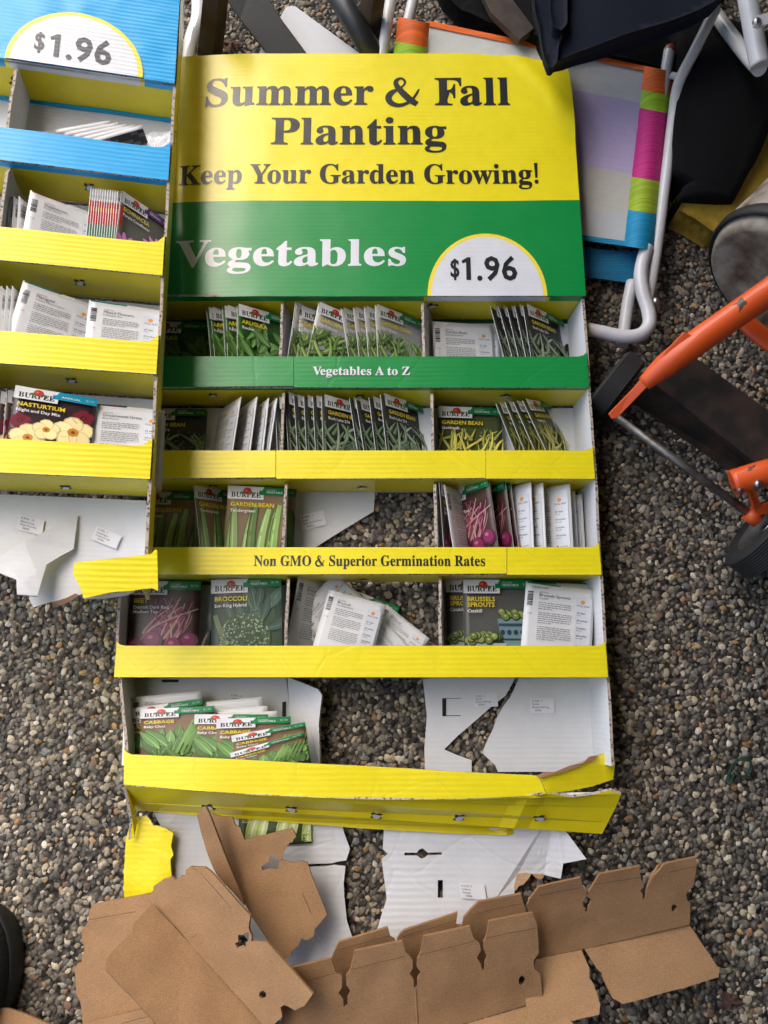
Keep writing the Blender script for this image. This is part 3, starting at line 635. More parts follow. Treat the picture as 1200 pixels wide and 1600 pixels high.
# ---- main display, lying flat on the pebbles
XL,XR=-.319,.2645
VEG=thing('seed_display','large yellow and green cardboard vegetable seed display lying flat on the gravel','display stand',(-.03,.2,0))
def hz(x,y):
    """the header panel: curled along its left, knocked in at the upper right corner"""
    z=DF+.0022*noise.noise(Vector((x*5,y*5,3.)))
    if x<-.16: z-=(x+.16)**2*.35
    z+=.0006*noise.noise(Vector((x*22,y*22,7.)))
    d=(x-.13)*.42+(y-.885)*.9          # past the crease towards the dented corner
    if d>0: z-=d*.28-.0025*math.sin(min(d,.06)/.06*math.pi)
    d2=(x-.235)*.75+(y-.80)*.5
    if d2>0 and d2<.03: z+=.003*math.sin(d2/.03*math.pi)
    return z
def header():
    mb=MB()
    ys=P(0,313,DF).y; yb=P(0,463,DF).y; yt=P(0,80,DF).y
    def grid(y0,y1,col,ny,nx=70):
        V=[[mb.bm.verts.new((XL+(XR+.003-XL)*i/nx,y0+(y1-y0)*j/ny,hz(XL+(XR+.003-XL)*i/nx,y0+(y1-y0)*j/ny))) for i in range(nx+1)] for j in range(ny+1)]
        for j in range(ny):
            for i in range(nx):
                f=mb.bm.faces.new([V[j][i],V[j][i+1],V[j+1][i+1],V[j+1][i]]); mb.setf(f,col,0); f.smooth=True
        return V
    A=grid(yb,ys,GRN,24); B=grid(ys,yt-.004,YEL,36)
    # turned edges and the plain inner face
    def skirt(row,dx,dy,dep,col,mi):
        n=[mb.bm.verts.new((v.co.x+dx,v.co.y+dy,v.co.z-dep)) for v in row]
        for a,b,c,d in zip(row,row[1:],n[1:],n): f=mb.bm.faces.new([d,c,b,a]); mb.setf(f,col,mi)
        return n
    r=skirt([mb.bm.verts.new(v.co) for v in B[-1]],0,.004,.004,YEL,0); skirt([mb.bm.verts.new(v.co) for v in r],0,.001,.030,YEL,0)
    skirt([mb.bm.verts.new(A[j][-1].co) for j in range(25)][::-1]+[],.001,0,.004,KRE,2)
    skirt([mb.bm.verts.new(B[j][-1].co) for j in range(37)][::-1],.001,0,.004,KRE,2)
    nx=20
    for (y0,y1) in ((yb,yt-.004),):
        V=[[mb.bm.verts.new((XL+(XR-XL)*i/nx,y0+(y1-y0)*j/nx,hz(XL+(XR-XL)*i/nx,y0+(y1-y0)*j/nx)-.004)) for i in range(nx+1)] for j in range(nx+1)]
        for j in range(nx):
            for i in range(nx): mb.setf(mb.bm.faces.new([V[j+1][i],V[j+1][i+1],V[j][i+1],V[j][i]]),WHI,1)
    on=lambda p:Vector((p[0],p[1],hz(p[0],p[1])+.00035+(p[2] if len(p)>2 else 0)))
    def line(t,u0,u1,vb,vt,font,col,**k):
        a=P(u0,vb,DF); b=P(u1,vb,DF); text(mb,t,font,a.x,b.x,a.y,P(u0,vt,DF).y-a.y,on,col,0,**k)
    line('Summer & Fall',316,799,164,122,GS,BLK); line('Planting',422,699,225,184,GS,BLK)
    line('Keep Your Garden Growing!',277,845,286,256,GS,BLK); line('Vegetables',274,638,415,374,GS,WHT)
    # price arch
    c=P(761.5,463,DF); rx=P(855,463,DF).x-c.x; ry=P(761,365,DF).y-c.y
    def arch(k,lift,col):
        n=40; pts=[(c.x+math.cos(math.pi*i/n)*(rx-k),c.y+.0003+math.sin(math.pi*i/n)*(ry-k)) for i in range(n+1)]
        m=[(c.x+(rx-k)*(1-2*j/12),c.y+.0003) for j in range(1,12)]
        for i in range(n):                                     # thin strips so that it follows the panel
            x0,x1=pts[i][0],pts[i+1][0]; y0,y1=pts[i][1],pts[i+1][1]
            for s in range(8):
                q=[(x0,c.y+(y0-c.y)*s/8),(x0,c.y+(y0-c.y)*(s+1)/8),(x1,c.y+(y1-c.y)*(s+1)/8),(x1,c.y+(y1-c.y)*s/8)]
                mb.poly([[on((a,b,lift)) for a,b in q]],col,0,None,Vector((0,0,1)))
    arch(0,0,C(250,225,70)); arch(.0052,.0003,WHT)
    on2=lambda p:Vector((p[0],p[1],hz(p[0],p[1])+.0010))
    def price(t,u0,u1,vb,vt):
        a=P(u0,vb,DF); b=P(u1,vb,DF); text(mb,t,GB,a.x,b.x,a.y,P(u0,vt,DF).y-a.y,on2,BLK,0)
    price('$',703,719,433,406); price('1.96',718,810,438,402)
    mb.build('header_panel',[M_HEAD,M_WHITE,M_EDGE],VEG)
    return c.x-rx,c.x+rx
AR=header()
ROWS=[(557,605,GRN),(704,748,YEL),(855,898,YEL),(1009,1058,YEL)]
FLOOR=[P(600,r[1],DF).y for r in ROWS]; TOPY=P(600,463,DF).y
ZB=.006
DIV=[((441,456),(663,676)),((443,452),(678,679)),((446,452),(683,688)),((450,452),(690,694))]
def main_trays():
    yt=TOPY; prev=None
    mb0=floor_board(MAIN,VEG,XL,XR,TOPY,ZB,DF-.001,YELC,(GRN,DF-.013),'header_shelf',AR)
    slots(MAIN,mb0,((675,478),),TOPY,1.1,.4)
    for i,(vt,vb,col) in enumerate(ROWS):
        yf=FLOOR[i]; ytop=TOPY if i==0 else FLOOR[i-1]
        tray=floor_board(MAIN,VEG,XL,XR,yf,ZB,DF-.0035,YELC,(GRN,DF-.010) if i==0 else None)
        slots(MAIN,tray,[[(333,617),(562,619),(790,618)],[(333,759),(566,761),(797,758)],[(333,905),(568,905),(805,907)],[(372,1061),(689,1061),(808,1061)]][i],yf,.9 if i<2 else .8,None)
        ul=600+XL*F/((H-DF)/((vt-800)/F*sT+cT)); ur=600+XR*F/((H-DF)/((vt-800)/F*sT+cT)); ub=600+XR*F/((H-DF)/((vb-800)/F*sT+cT)); ulb=600+XL*F/((H-DF)/((vb-800)/F*sT+cT))
        rnd_r=[(ur-14,vt),(ur-6,vt-2),(ur-1,vt-7)]
        rnd_l=[(ul+1,vt-7),(ul+6,vt-2),(ul+14,vt)]
        lt=[]
        if i==0: lt=[lambda m:text(m,'Vegetables A to Z',GS,P(489,588,DF).x,P(641,588,DF).x,P(489,586,DF).y,P(0,573,DF).y-P(0,586,DF).y,lambda p:Vector((p[0],p[1],DF+.0004)),WHT)]
        if i==2: lt=[lambda m:text(m,'Non GMO & Superior Germination Rates',GS,P(396,885,DF).x,P(759,885,DF).x,P(396,884,DF).y,P(0,868,DF).y-P(0,884,DF).y,lambda p:Vector((p[0],p[1],DF+.0004+(p[2] if len(p)>2 else 0))),BLK)]
        joints={0:[459],1:[431,759],2:[792],3:[]}[i]
        ed=[None]+joints+[None]
        for k in range(len(ed)-1):
            top=(rnd_l if ed[k] is None else [(ed[k]+.4,vt)]); top=top+(rnd_r if ed[k+1] is None else [(ed[k+1]-.4,vt)])
            bot=([(ub,vb)] if ed[k+1] is None else [(ed[k+1]-.4,vb-2*(k+1)%3)])+([(ulb,vb)] if ed[k] is None else [(ed[k]+.4,vb)])
            lip(MAIN,tray,top,bot,DF-.0006*(k%2),col,i*3.1+k*.02,letters=lt if k==(1 if i==0 else 0) or len(ed)==2 else ())
        for k,(uf,ub_) in enumerate(DIV[i]):
            vm=(vt+ (463 if i==0 else ROWS[i-1][1]))/2
            divider(MAIN,tray,P(uf,vm,DF).x,P(ub_,vm,ZB).x,yf,ytop,ZB+.001,DF-.004)
        vm=vt-25
        for (uf,ub_,ct) in {0:[],1:[(321,341,.36)],2:[],3:[(309,329,.50),(846,802,.62)]}[i]:
            divider(MAIN,tray,P(uf,vm,DF-.006).x,P(ub_,vm,ZB).x,yf,ytop,ZB+.001,DF-.006,cut=ct)
main_trays()
def wall(name,x0,x1,y0,y1,out):
    mb=MB()
    s=1 if out>0 else -1
    mb.sheet([(x1,y0,.004),(x0,y0,DF-.004),(x0,y1,DF-.004),(x1,y1,.004)],.0035,WHI,YEL,KRE,tm=0,bm_=1,em=2,up=Vector((-s,0,0)))
    mb.refine(.02); mb.warp(lambda p:Vector((p.x+.002*noise.noise(Vector((p.y*14,p.z*10,out)))+(.021*min(1,max(0,(.05-p.y)/.11)) if out<0 else 0),p.y,p.z)))
    return mb.build(name,[M_WHITE,M_LIP,M_EDGE],VEG)
YBOT=P(600,1245,DF).y
wall('side_wall',XR-.0005,P(888,500,.006).x-.001,P(950,1195,.05).y,TOPY-.001,1)
wall('side_wall',XL+.0005,P(205,960,.006).x+.002,YBOT+.01,TOPY-.001,-1)
def backs():
    mb=MB(); z=ZB-.001
    xl,xr=XL-.004,XR-.001
    def rect(x0,x1,y0,y1,c=WHI): mb.sheet([(x0,y0,z),(x1,y0,z),(x1,y1,z),(x0,y1,z)],.003,c,c,KRE,tm=0,em=1)
    def px(pts,c=WHI,mi=0,zz=None): mb.sheet([P(a[0],a[1],a[2] if len(a)>2 else z) for a in pts],.003,c,c,KRE,tm=mi,em=1)
    d=[[(P(a[1],v,ZB).x,P(b[1],v,ZB).x) for a,b in [DIV[i]]][0] for i,v in enumerate((515,655,805,960))]
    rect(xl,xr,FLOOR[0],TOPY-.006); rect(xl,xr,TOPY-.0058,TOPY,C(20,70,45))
    rect(xl,xr,FLOOR[1],FLOOR[0]-.0035)
    rect(xl,d[2][0],FLOOR[2],FLOOR[1]-.0035); rect(d[2][1],xr,FLOOR[2],FLOOR[1]-.0035)
    px([(454,768),(586,768),(584,799),(546,822),(520,838),(498,852),(488,858),(454,858)],(.66,.67,.66))
    rect(xl,d[3][0],FLOOR[3],FLOOR[2]-.0035); rect(d[3][1],xr,FLOOR[3],FLOOR[2]-.0035)
    # fifth row: left back with its flap, torn pieces at the right
    px([(196,1058),(447,1058),(452,1100),(456,1196),(190,1196)])
    px([(449,1058,.008),(470,1066,.02),(497,1077,.034),(503,1086,.036),(498,1130,.03),(500,1196,.03),(456,1197,.008),(452,1100,.008)])
    px([(661,1062),(681,1058),(806,1058),(790,1087),(768,1104),(742,1127),(715,1150),(694,1171),(712,1179),(737,1188),(737,1206),(664,1206),(663,1170),(667,1120)])
    px([(812,1058),(934,1058),(935,1190),(905,1206),(778,1206),(774,1196),(757,1180),(754,1176),(760,1160),(770,1140),(777,1120),(786,1104),(797,1090)],)
    o=mb
    # hand slots through the board
    def dark(pts,c=(.012,.011,.010)): mb.poly([[P(u,v,z+.0008) for u,v in pts]],c,0,None,Vector((0,0,1)))
    dark([(882,541),(885,537),(889,538),(889,557),(882,557)])
    dark([(253,1062),(279,1062),(279,1066),(253,1066)])
    dark([(441,1097),(447,1096),(447,1126),(441,1124)]); dark([(691,1091),(697,1091),(697,1119),(691,1119)])
    dark([(697,1118),(720,1117.4),(720,1118.4),(697,1119)]); dark([(697,1091),(720,1090.6),(720,1091.3),(697,1091.8)])
    b=o.build('back_panel',[M_WHITE,M_EDGE],VEG)
    sticker(MAIN,b,(468,806),(505,797),(473,829),z+.001,['R 5066   5','Beet','Detroit Drk Red','50252'])
    sticker(MAIN,b,(739,1084),(777,1083),(740,1105),z+.001,['R 5265   5','Carrot','Nantes Half Lng','60036'],.95)
    sticker(MAIN,b,(828,1091),(866,1091),(828,1114),z+.001,['R 5265   5','Carrot','Nantes Half Lng','60036'])
    sticker(MAIN,b,(358,1082),(391,1085),(362,1104),z+.001,['R 5093   5','Cabbage','Baby Choi','50310'],.9)
    # the blank inner sheet that runs on below the last tray
    mb=MB(); z2=.009
    def low(pts,c=(.72,.73,.75),holes=()):
        mb.sheet([P(a[0],a[1],a[2] if len(a)>2 else z2) for a in pts],.003,c,c,KRE,holes=[[P(u,v,z2) for u,v in h] for h in holes],tm=0,em=1)
    low([(300,1262),(530,1262),(533,1284),(538,1302),(547,1326),(541,1344),(527,1346),(520,1348.5),(482,1350),(482,1354),(506,1353.5),(522,1351),(540,1353),(537,1380),(538,1402),(542,1438),(551,1466),(562,1500),(430,1520),(330,1400)])
    slot=[(632,1332),(651,1332),(655,1327),(660,1325),(665,1329),(668,1332),(690,1331.5),(690,1335.5),(668,1336),(662,1341),(657,1341),(652,1336.5),(632,1336.5)]
    low([(600,1262),(866,1262,.02),(884,1299,.022),(900,1320,.024),(916,1342,.03),(880,1349,.02),(876,1373,.016),(850,1367),(843,1371),(838,1366),(825,1365),(808,1367),(806,1381),(803,1396),(770,1410),(739,1418),(735,1450),(700,1500),(600,1500),(586,1462),(596,1430),(604,1405),(602,1386),(596,1342),(606,1334),(598,1327),(600,1290)],
        holes=[slot,[(684,1375),(692,1375),(692,1403),(684,1403)]])
    mb.refine(.02); mb.warp(lambda p:Vector((p.x,p.y,p.z+.003*abs(noise.noise(Vector((p.x*11,p.y*11,2.)))))))
    lo=mb.build('lower_sheet',[M_WHITEC,M_EDGE],VEG)
    sticker(MAIN,lo,(717,1379),(757,1382),(720,1403),z2+.0028,['R 5118   5','Collards','Georgia','50686'])
    mb=MB()
    mb.sheet([P(u,v,z2+.003) for u,v in [(808,1366),(822,1364),(830,1366),(826,1373),(818,1382),(811,1384),(806,1392),(803,1388)]],.002,C(205,168,132),up=Vector((0,0,1)))
    mb.sheet([P(u,v,z2+.003) for u,v in [(832,1366),(848,1366),(850,1370),(845,1374),(836,1371)]],.002,C(190,150,112),up=Vector((0,0,1)))
    mb.build('torn_ply',[M_KRAFT],lo)
    # yellow outside of the torn lower corner, and the white inner face beside it, its shade painted grey
    mb=MB()
    def yl(pts,c,mi): mb.sheet([P(a[0],a[1],a[2]) for a in pts],.003,c,c,KRE,tm=mi,em=2)
    yl([(194,1402,.02),(194,1357,.022),(197,1313,.024),(206,1279,.026),(229,1274,.026),(236,1283,.026),(240,1290,.026),(247,1290,.026),(261,1295,.026),(271,1302,.026),(267,1322,.025),(271,1335,.024),(266,1344,.024),(268,1370,.022),(255,1400,.02)],YEL,0)
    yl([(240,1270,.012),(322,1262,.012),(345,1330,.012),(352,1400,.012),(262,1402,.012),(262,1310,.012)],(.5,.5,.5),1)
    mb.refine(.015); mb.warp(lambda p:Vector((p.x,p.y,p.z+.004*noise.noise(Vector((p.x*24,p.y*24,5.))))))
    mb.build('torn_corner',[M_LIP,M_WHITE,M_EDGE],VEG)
backs()
def last_tray():
    tray=None
    mb=MB(); z=DF
    # printed underside, folded back under the lip and flared at its torn right end
    a=[(195,1228),(300,1236),(400,1242),(500,1246.5),(600,1249.5),(720,1249),(800,1246),(856,1240)]
    b=[(212,1266),(300,1274),(400,1281),(500,1289),(560,1294),(640,1299),(720,1303),(780,1305)]
    pts=[(*p,z) for p in a]+[(893,1246,.066),(925,1242,.062),(955,1235,.060),(971,1241,.058)]+[(962,1262,.048),(950,1285,.040),(941,1303,.034),(918,1298,.024),(870,1297,.014)]+[(*p,.016) for p in b[::-1]]+[(204,1254,.035)]
    mb.sheet([P(*p) for p in pts],.003,YELC,WHI,KRE,tm=0,bm_=1,em=2,up=Vector((0,-1,.3)))
    mb.refine(.015)
    def cr(p):
        q=Vector(p); d=abs((p.x-.155)*.9-(p.y+.15)*.5)
        q.z+=.0025*noise.noise(Vector((p.x*9,p.y*3,p.z*3+1.)))+(.004*(1-d/.012) if d<.012 else 0)
        return q
    mb.warp(cr)
    tray=mb.build('tray',[M_CEIL,M_WHITE,M_EDGE],VEG)
    for (u,v,zz) in ((327,1255,.052),(456,1258,.052),(588,1268,.048),(717,1271,.048),(842,1272,.046)):
        hb=MB(); c=P(u,v,zz)+Vector((0,-.004,.004)); q=.0085; rr=random.Random(u); an=rr.uniform(0,3)
        X=Vector((1,0,0)); Y=Vector((0,.6,.8))
        def pl(pts,col,mi,k): hb.poly([[c+X*((a*math.cos(an)-b*math.sin(an))*q)+Y*((a*math.sin(an)+b*math.cos(an))*q)+Vector((0,-.8,.6))*k for a,b in pts]],col,mi,None,Vector((0,-1,.5)))
        pl([(-1,-.3),(-.4,-.35),(-.2,-1),(.3,-.8),(.4,-.3),(1,-.2),(.9,.35),(.35,.35),(.2,1),(-.3,.8),(-.4,.3),(-1,.3)],(.02,.018,.015),0,0)
        pl([(-.7,-.1),(-.1,-.6),(.8,.0),(.2,.5),(-.4,.35)],(.75,.75,.72),1,.0012)
        hb.build('tab_slot',[M_CEIL,M_WHITE],tray)
    lip(MAIN,tray,[(193,1170),(197,1175),(205,1179),(300,1183),(380,1187),(470,1192),(560,1196.5),(640,1201),(700,1205),(780,1209),(842,1212)],[(853,1240),(800,1245),(720,1248),(600,1248.5),(500,1245.5),(400,1241),(300,1235),(193,1226)],DF,YEL,4.4,amp=.003)
    mb=MB(); mb.sheet([P(*p) for p in [(838,1213,.0735),(850,1207,.072),(868,1206,.069),(892,1196,.063),(912,1192,.059),(921,1182,.057),(935,1180,.054),(930,1186,.0545),(905,1198,.060),(872,1209,.068),(848,1215,.0735)]],.0015,C(176,132,98)); mb.build('torn_ply',[M_KRAFT],tray)
    lip(MAIN,tray,[(843,1212,.0712),(870,1206,.066),(900,1195,.059),(930,1183,.052),(955,1172,.045)],[(962,1190,.044),(958,1218,.044),(925,1229,.052),(890,1236,.061),(854,1240,.0708)],DF,YEL,9.4,amp=.002)
    # left stub of the wall, crushed, and the white inner right wall
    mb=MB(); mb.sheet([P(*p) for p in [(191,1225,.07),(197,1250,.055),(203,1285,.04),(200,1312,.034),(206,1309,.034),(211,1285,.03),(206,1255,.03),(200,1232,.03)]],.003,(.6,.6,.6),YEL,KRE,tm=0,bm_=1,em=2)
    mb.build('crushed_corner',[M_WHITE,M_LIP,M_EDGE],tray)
last_tray()
# ---- the second display, propped across the first one's left edge
FLW=thing('seed_display','blue topped yellow flower seed display tilted over the left edge of the other','display stand',mat=WING.M)
WXR=0.0; WXL=-.40
def wing():
    fr=WING; D=DL
    # header: ribbed blue panel
    mb=MB()
    bl=fr.L(0,95,D); br=fr.L(279,131,D); yb=br.y; tr=fr.L(291,-40,D)
    nx,ny=50,30; yt=tr.y+.03
    V=[[mb.bm.verts.new((WXL+(.001+.012*0-WXL)*i/nx,yb+(yt-yb)*j/ny,D+.0012*noise.noise(Vector((i*.3,j*.3,1))))) for i in range(nx+1)] for j in range(ny+1)]
    for j in range(ny):
        for i in range(nx): f=mb.bm.faces.new([V[j][i],V[j][i+1],V[j+1][i+1],V[j+1][i]]); mb.setf(f,BLU,0); f.smooth=True
    mb.sheet([(WXL,yb,D-.0025),(0,yb,D-.0025),(0,yt,D-.0025),(WXL,yt,D-.0025)],.003,KRE,WHI,KRE,tm=2,bm_=1,em=2)
    a=fr.L(7,97,D); b=fr.L(223,124,D); pk=fr.L(104,19,D)
    cx=(a.x+b.x)/2; rx=(b.x-a.x)/2; ry=pk.y-yb
    on=lambda p:Vector((p[0],p[1],D+.0013+(p[2] if len(p)>2 else 0)))
    def arch(k,l,col):
        n=48; mb.poly([[on((cx+math.cos(math.pi*i/n)*(rx-k),yb+.0004+math.sin(math.pi*i/n)*(ry-k),l)) for i in range(n+1)]],col,0,None,Vector((0,0,1)))
    arch(0,0,C(246,224,60)); arch(.0058,.0003,WHT)
    q=lambda p:Vector((p[0],p[1],D+.0021))
    def price(t,u0,v0,u1,v1,cap):
        A=fr.L(u0,v0,D); B=fr.L(u1,v1,D); text(mb,t,GB,A.x,B.x,(A.y+B.y)/2,cap,q,(.06,.06,.065),0)
    capm=(fr.L(86,55,D)-fr.L(86,91,D)).length
    price('$',52,78,70,80,capm*.72); price('1.96',71,90,175,102,capm)
    mb.build('header_panel',[M_RIB,M_WHITE,M_EDGE],FLW,local=True)
    rows=[((0,199),(267,232),(0,250),(266,281),BLU),((0,355),(253,379),(0,405),(254,431),YEL),((0,517),(236,535),(0,568),(241,584),YEL),((0,686),(232,697),(0,739),(240,748),YEL)]
    ytop=yb; floors=[]
    hs=floor_board(fr,FLW,WXL,0,yb,ZB,D-.001,YELC,(BLU,D-.013),'header_shelf',(cx-rx+.003,cx+rx-.003))
    slots(fr,hs,((26,128),),yb,1.2,.5)
    dv=[(12,30),(3,14),None,None]
    for i,(a,b,c,d,col) in enumerate(rows):
        yf=(fr.L(*c,D).y+fr.L(*d,D).y)/2; yl=(fr.L(*a,D).y+fr.L(*b,D).y)/2; floors.append(yf)
        tray=floor_board(fr,FLW,WXL,-.002,yf,ZB,D-.0035,YELC,(BLU,D-.012) if i==0 else None)
        slots(fr,tray,([(140,292),(125,441),(112,594),(103,761)][i],),yf,1.0,.9)
        mb=MB()
        mb.sheet([(WXL,yf,D),(WXL,yl,D),(-.018,yl,D),(-.008,yl+.002,D),(-.002,yl+.008,D),(.0005,yl+.012,D),(.0005,yf,D)],.003,col,WHI,KRE,tm=0,bm_=1,em=2)
        mb.refine(.02); mb.warp(ripple_z(.0015,9,i*5.))
        mb.build('front_lip',[M_RIB,M_WHITE,M_EDGE],tray,local=True)
        # dividers
        xs=[-.235,None][0]
        u0={0:14,1:2,2:-40,3:-46}[i]; vm=(a[1]+b[1])/2-30
        xf=fr.L(u0,vm,D).x
        divider(fr,tray,xf,xf+.002,yf,ytop,ZB+.001,D-.004)
        ct={0:0,1:0,2:.30,3:.42}[i]
        if ct:
            u1,u2={2:(106,132),3:(108,130)}[i]
            divider(fr,tray,fr.L(u1,vm,D-.006).x,fr.L(u2,vm,ZB).x,yf,ytop,ZB+.001,D-.006,cut=ct)
        ytop=yf
    ye=fr.L(245,921,D).y
    mb=MB()
    mb.sheet([(-.001,ye,0.002),(-.001,ye,D-.004),(-.001,yt,D-.004),(-.001,yt,.002)],.0035,WHI,YEL,KRE,tm=0,bm_=1,em=2,up=Vector((-1,0,0)))
    mb.refine(.02); mb.warp(lambda p:Vector((p.x+.0016*noise.noise(Vector((p.y*14,p.z*10,3))),p.y,p.z)))
    mb.build('side_wall',[M_WHITE,M_CEIL,M_EDGE],FLW,local=True)
    mb=MB()
    mb.sheet([(WXL+.003,ye+.02,0.002),(WXL+.003,ye+.02,D-.004),(WXL+.003,yt,D-.004),(WXL+.003,yt,.002)],.0035,WHI,YEL,KRE,tm=0,bm_=1,em=2,up=Vector((1,0,0)))
    mb.build('side_wall',[M_WHITE,M_LIP,M_EDGE],FLW,local=True)
    # back boards; the lowest one is torn away
    mb=MB(); z=ZB-.001
    for k in range(4):
        y1=yb if k==0 else floors[k-1]-.0035
        mb.sheet([(WXL+.004,floors[k],z),(-.005,floors[k],z),(-.005,y1,z),(WXL+.004,y1,z)],.003,WHI,YEL,KRE,tm=0,bm_=0,em=1)
    mb.sheet([(WXL+.004,yb-.0005,z+.003),(-.005,yb-.0005,z+.003),(-.005,yb-.0055,z+.003),(WXL+.004,yb-.0055,z+.003)],.001,BLU,tm=0)
    pts=[(-60,770),(228,782),(240,860),(200,895),(122,931),(108,938),(92,945),(78,941),(52,949),(45,935),(60,905),(40,880),(-60,885)]
    mb.sheet([fr.L(u,v,z) for u,v in pts],.003,WHI,YEL,KRE,tm=0,bm_=0,em=1)
    mb.refine(.02); mb.warp(lambda p:Vector((p.x,p.y,p.z+.002*noise.noise(Vector((p.x*16,p.y*16,1))))))
    bp=mb.build('back_panel',[M_WHITE,M_EDGE],FLW,local=True)
    sticker(fr,bp,(31,804),(70,814),(26,827),z+.002,['R 4943   10','Shasta Daisy','Silver Princess','36640'],.9)
    sticker(fr,bp,(152,822),(190,838),(143,842),z+.002,['R 4942   7','Snapdragon','Fordhook Tall','41400'])
    mb=MB(); mb.sheet([fr.L(u,v,z+.004) for u,v in [(78,941),(92,938),(104,934),(118,927),(124,930),(112,938),(96,946),(84,945)]],.002,C(136,104,82)); mb.build('torn_ply',[M_KRAFT],bp,local=True)
    # flap of white board hanging forward, and the torn yellow end of the lip
    mb=MB()
    fl=[(122,805,.008),(95,818,.014),(38,846,.026),(-6,872,.034),(-6,893,.036),(26,906,.034),(27,929,.036),(58,931,.034),(64,912,.03),(73,882,.024),(96,868,.018),(115,858,.012)]
    mb.sheet([fr.L(*p) for p in fl],.003,WHI,YEL,KRE,tm=0,bm_=0,em=1)
    mb.refine(.015); mb.warp(lambda p:Vector((p.x,p.y,p.z+.003*noise.noise(Vector((p.x*20,p.y*20,9))))))
    mb.build('torn_flap',[M_WHITE,M_EDGE],FLW,local=True)
    mb=MB()
    tp=[(-.0005+0,0,0)]
    yel=[(116,879,D),(180,872,D),(226,867,D),(236,865,D),(243,858,D),(245.5,860,D),(247,923,D),(238,919,D),(224,920,D),(205,923,D),(175,925,D),(150,931,D),(131,935,D),(124,915,D),(114,897,D)]
    mb.sheet([fr.L(*p) for p in yel],.003,YEL,WHI,KRE,tm=0,bm_=1,em=2)
    mb.sheet([fr.L(*p) for p in [(131,936,D-.012),(175,927,D-.012),(212,923,D-.012),(200,930,D-.02),(160,936,D-.02)]],.002,(.75,.74,.72),tm=1,em=2)
    mb.refine(.015); mb.warp(ripple_z(.0016,14,2.))
    mb.build('torn_lip',[M_RIB,M_WHITE,M_EDGE],FLW,local=True)
    return floors
WFLOOR=wing()
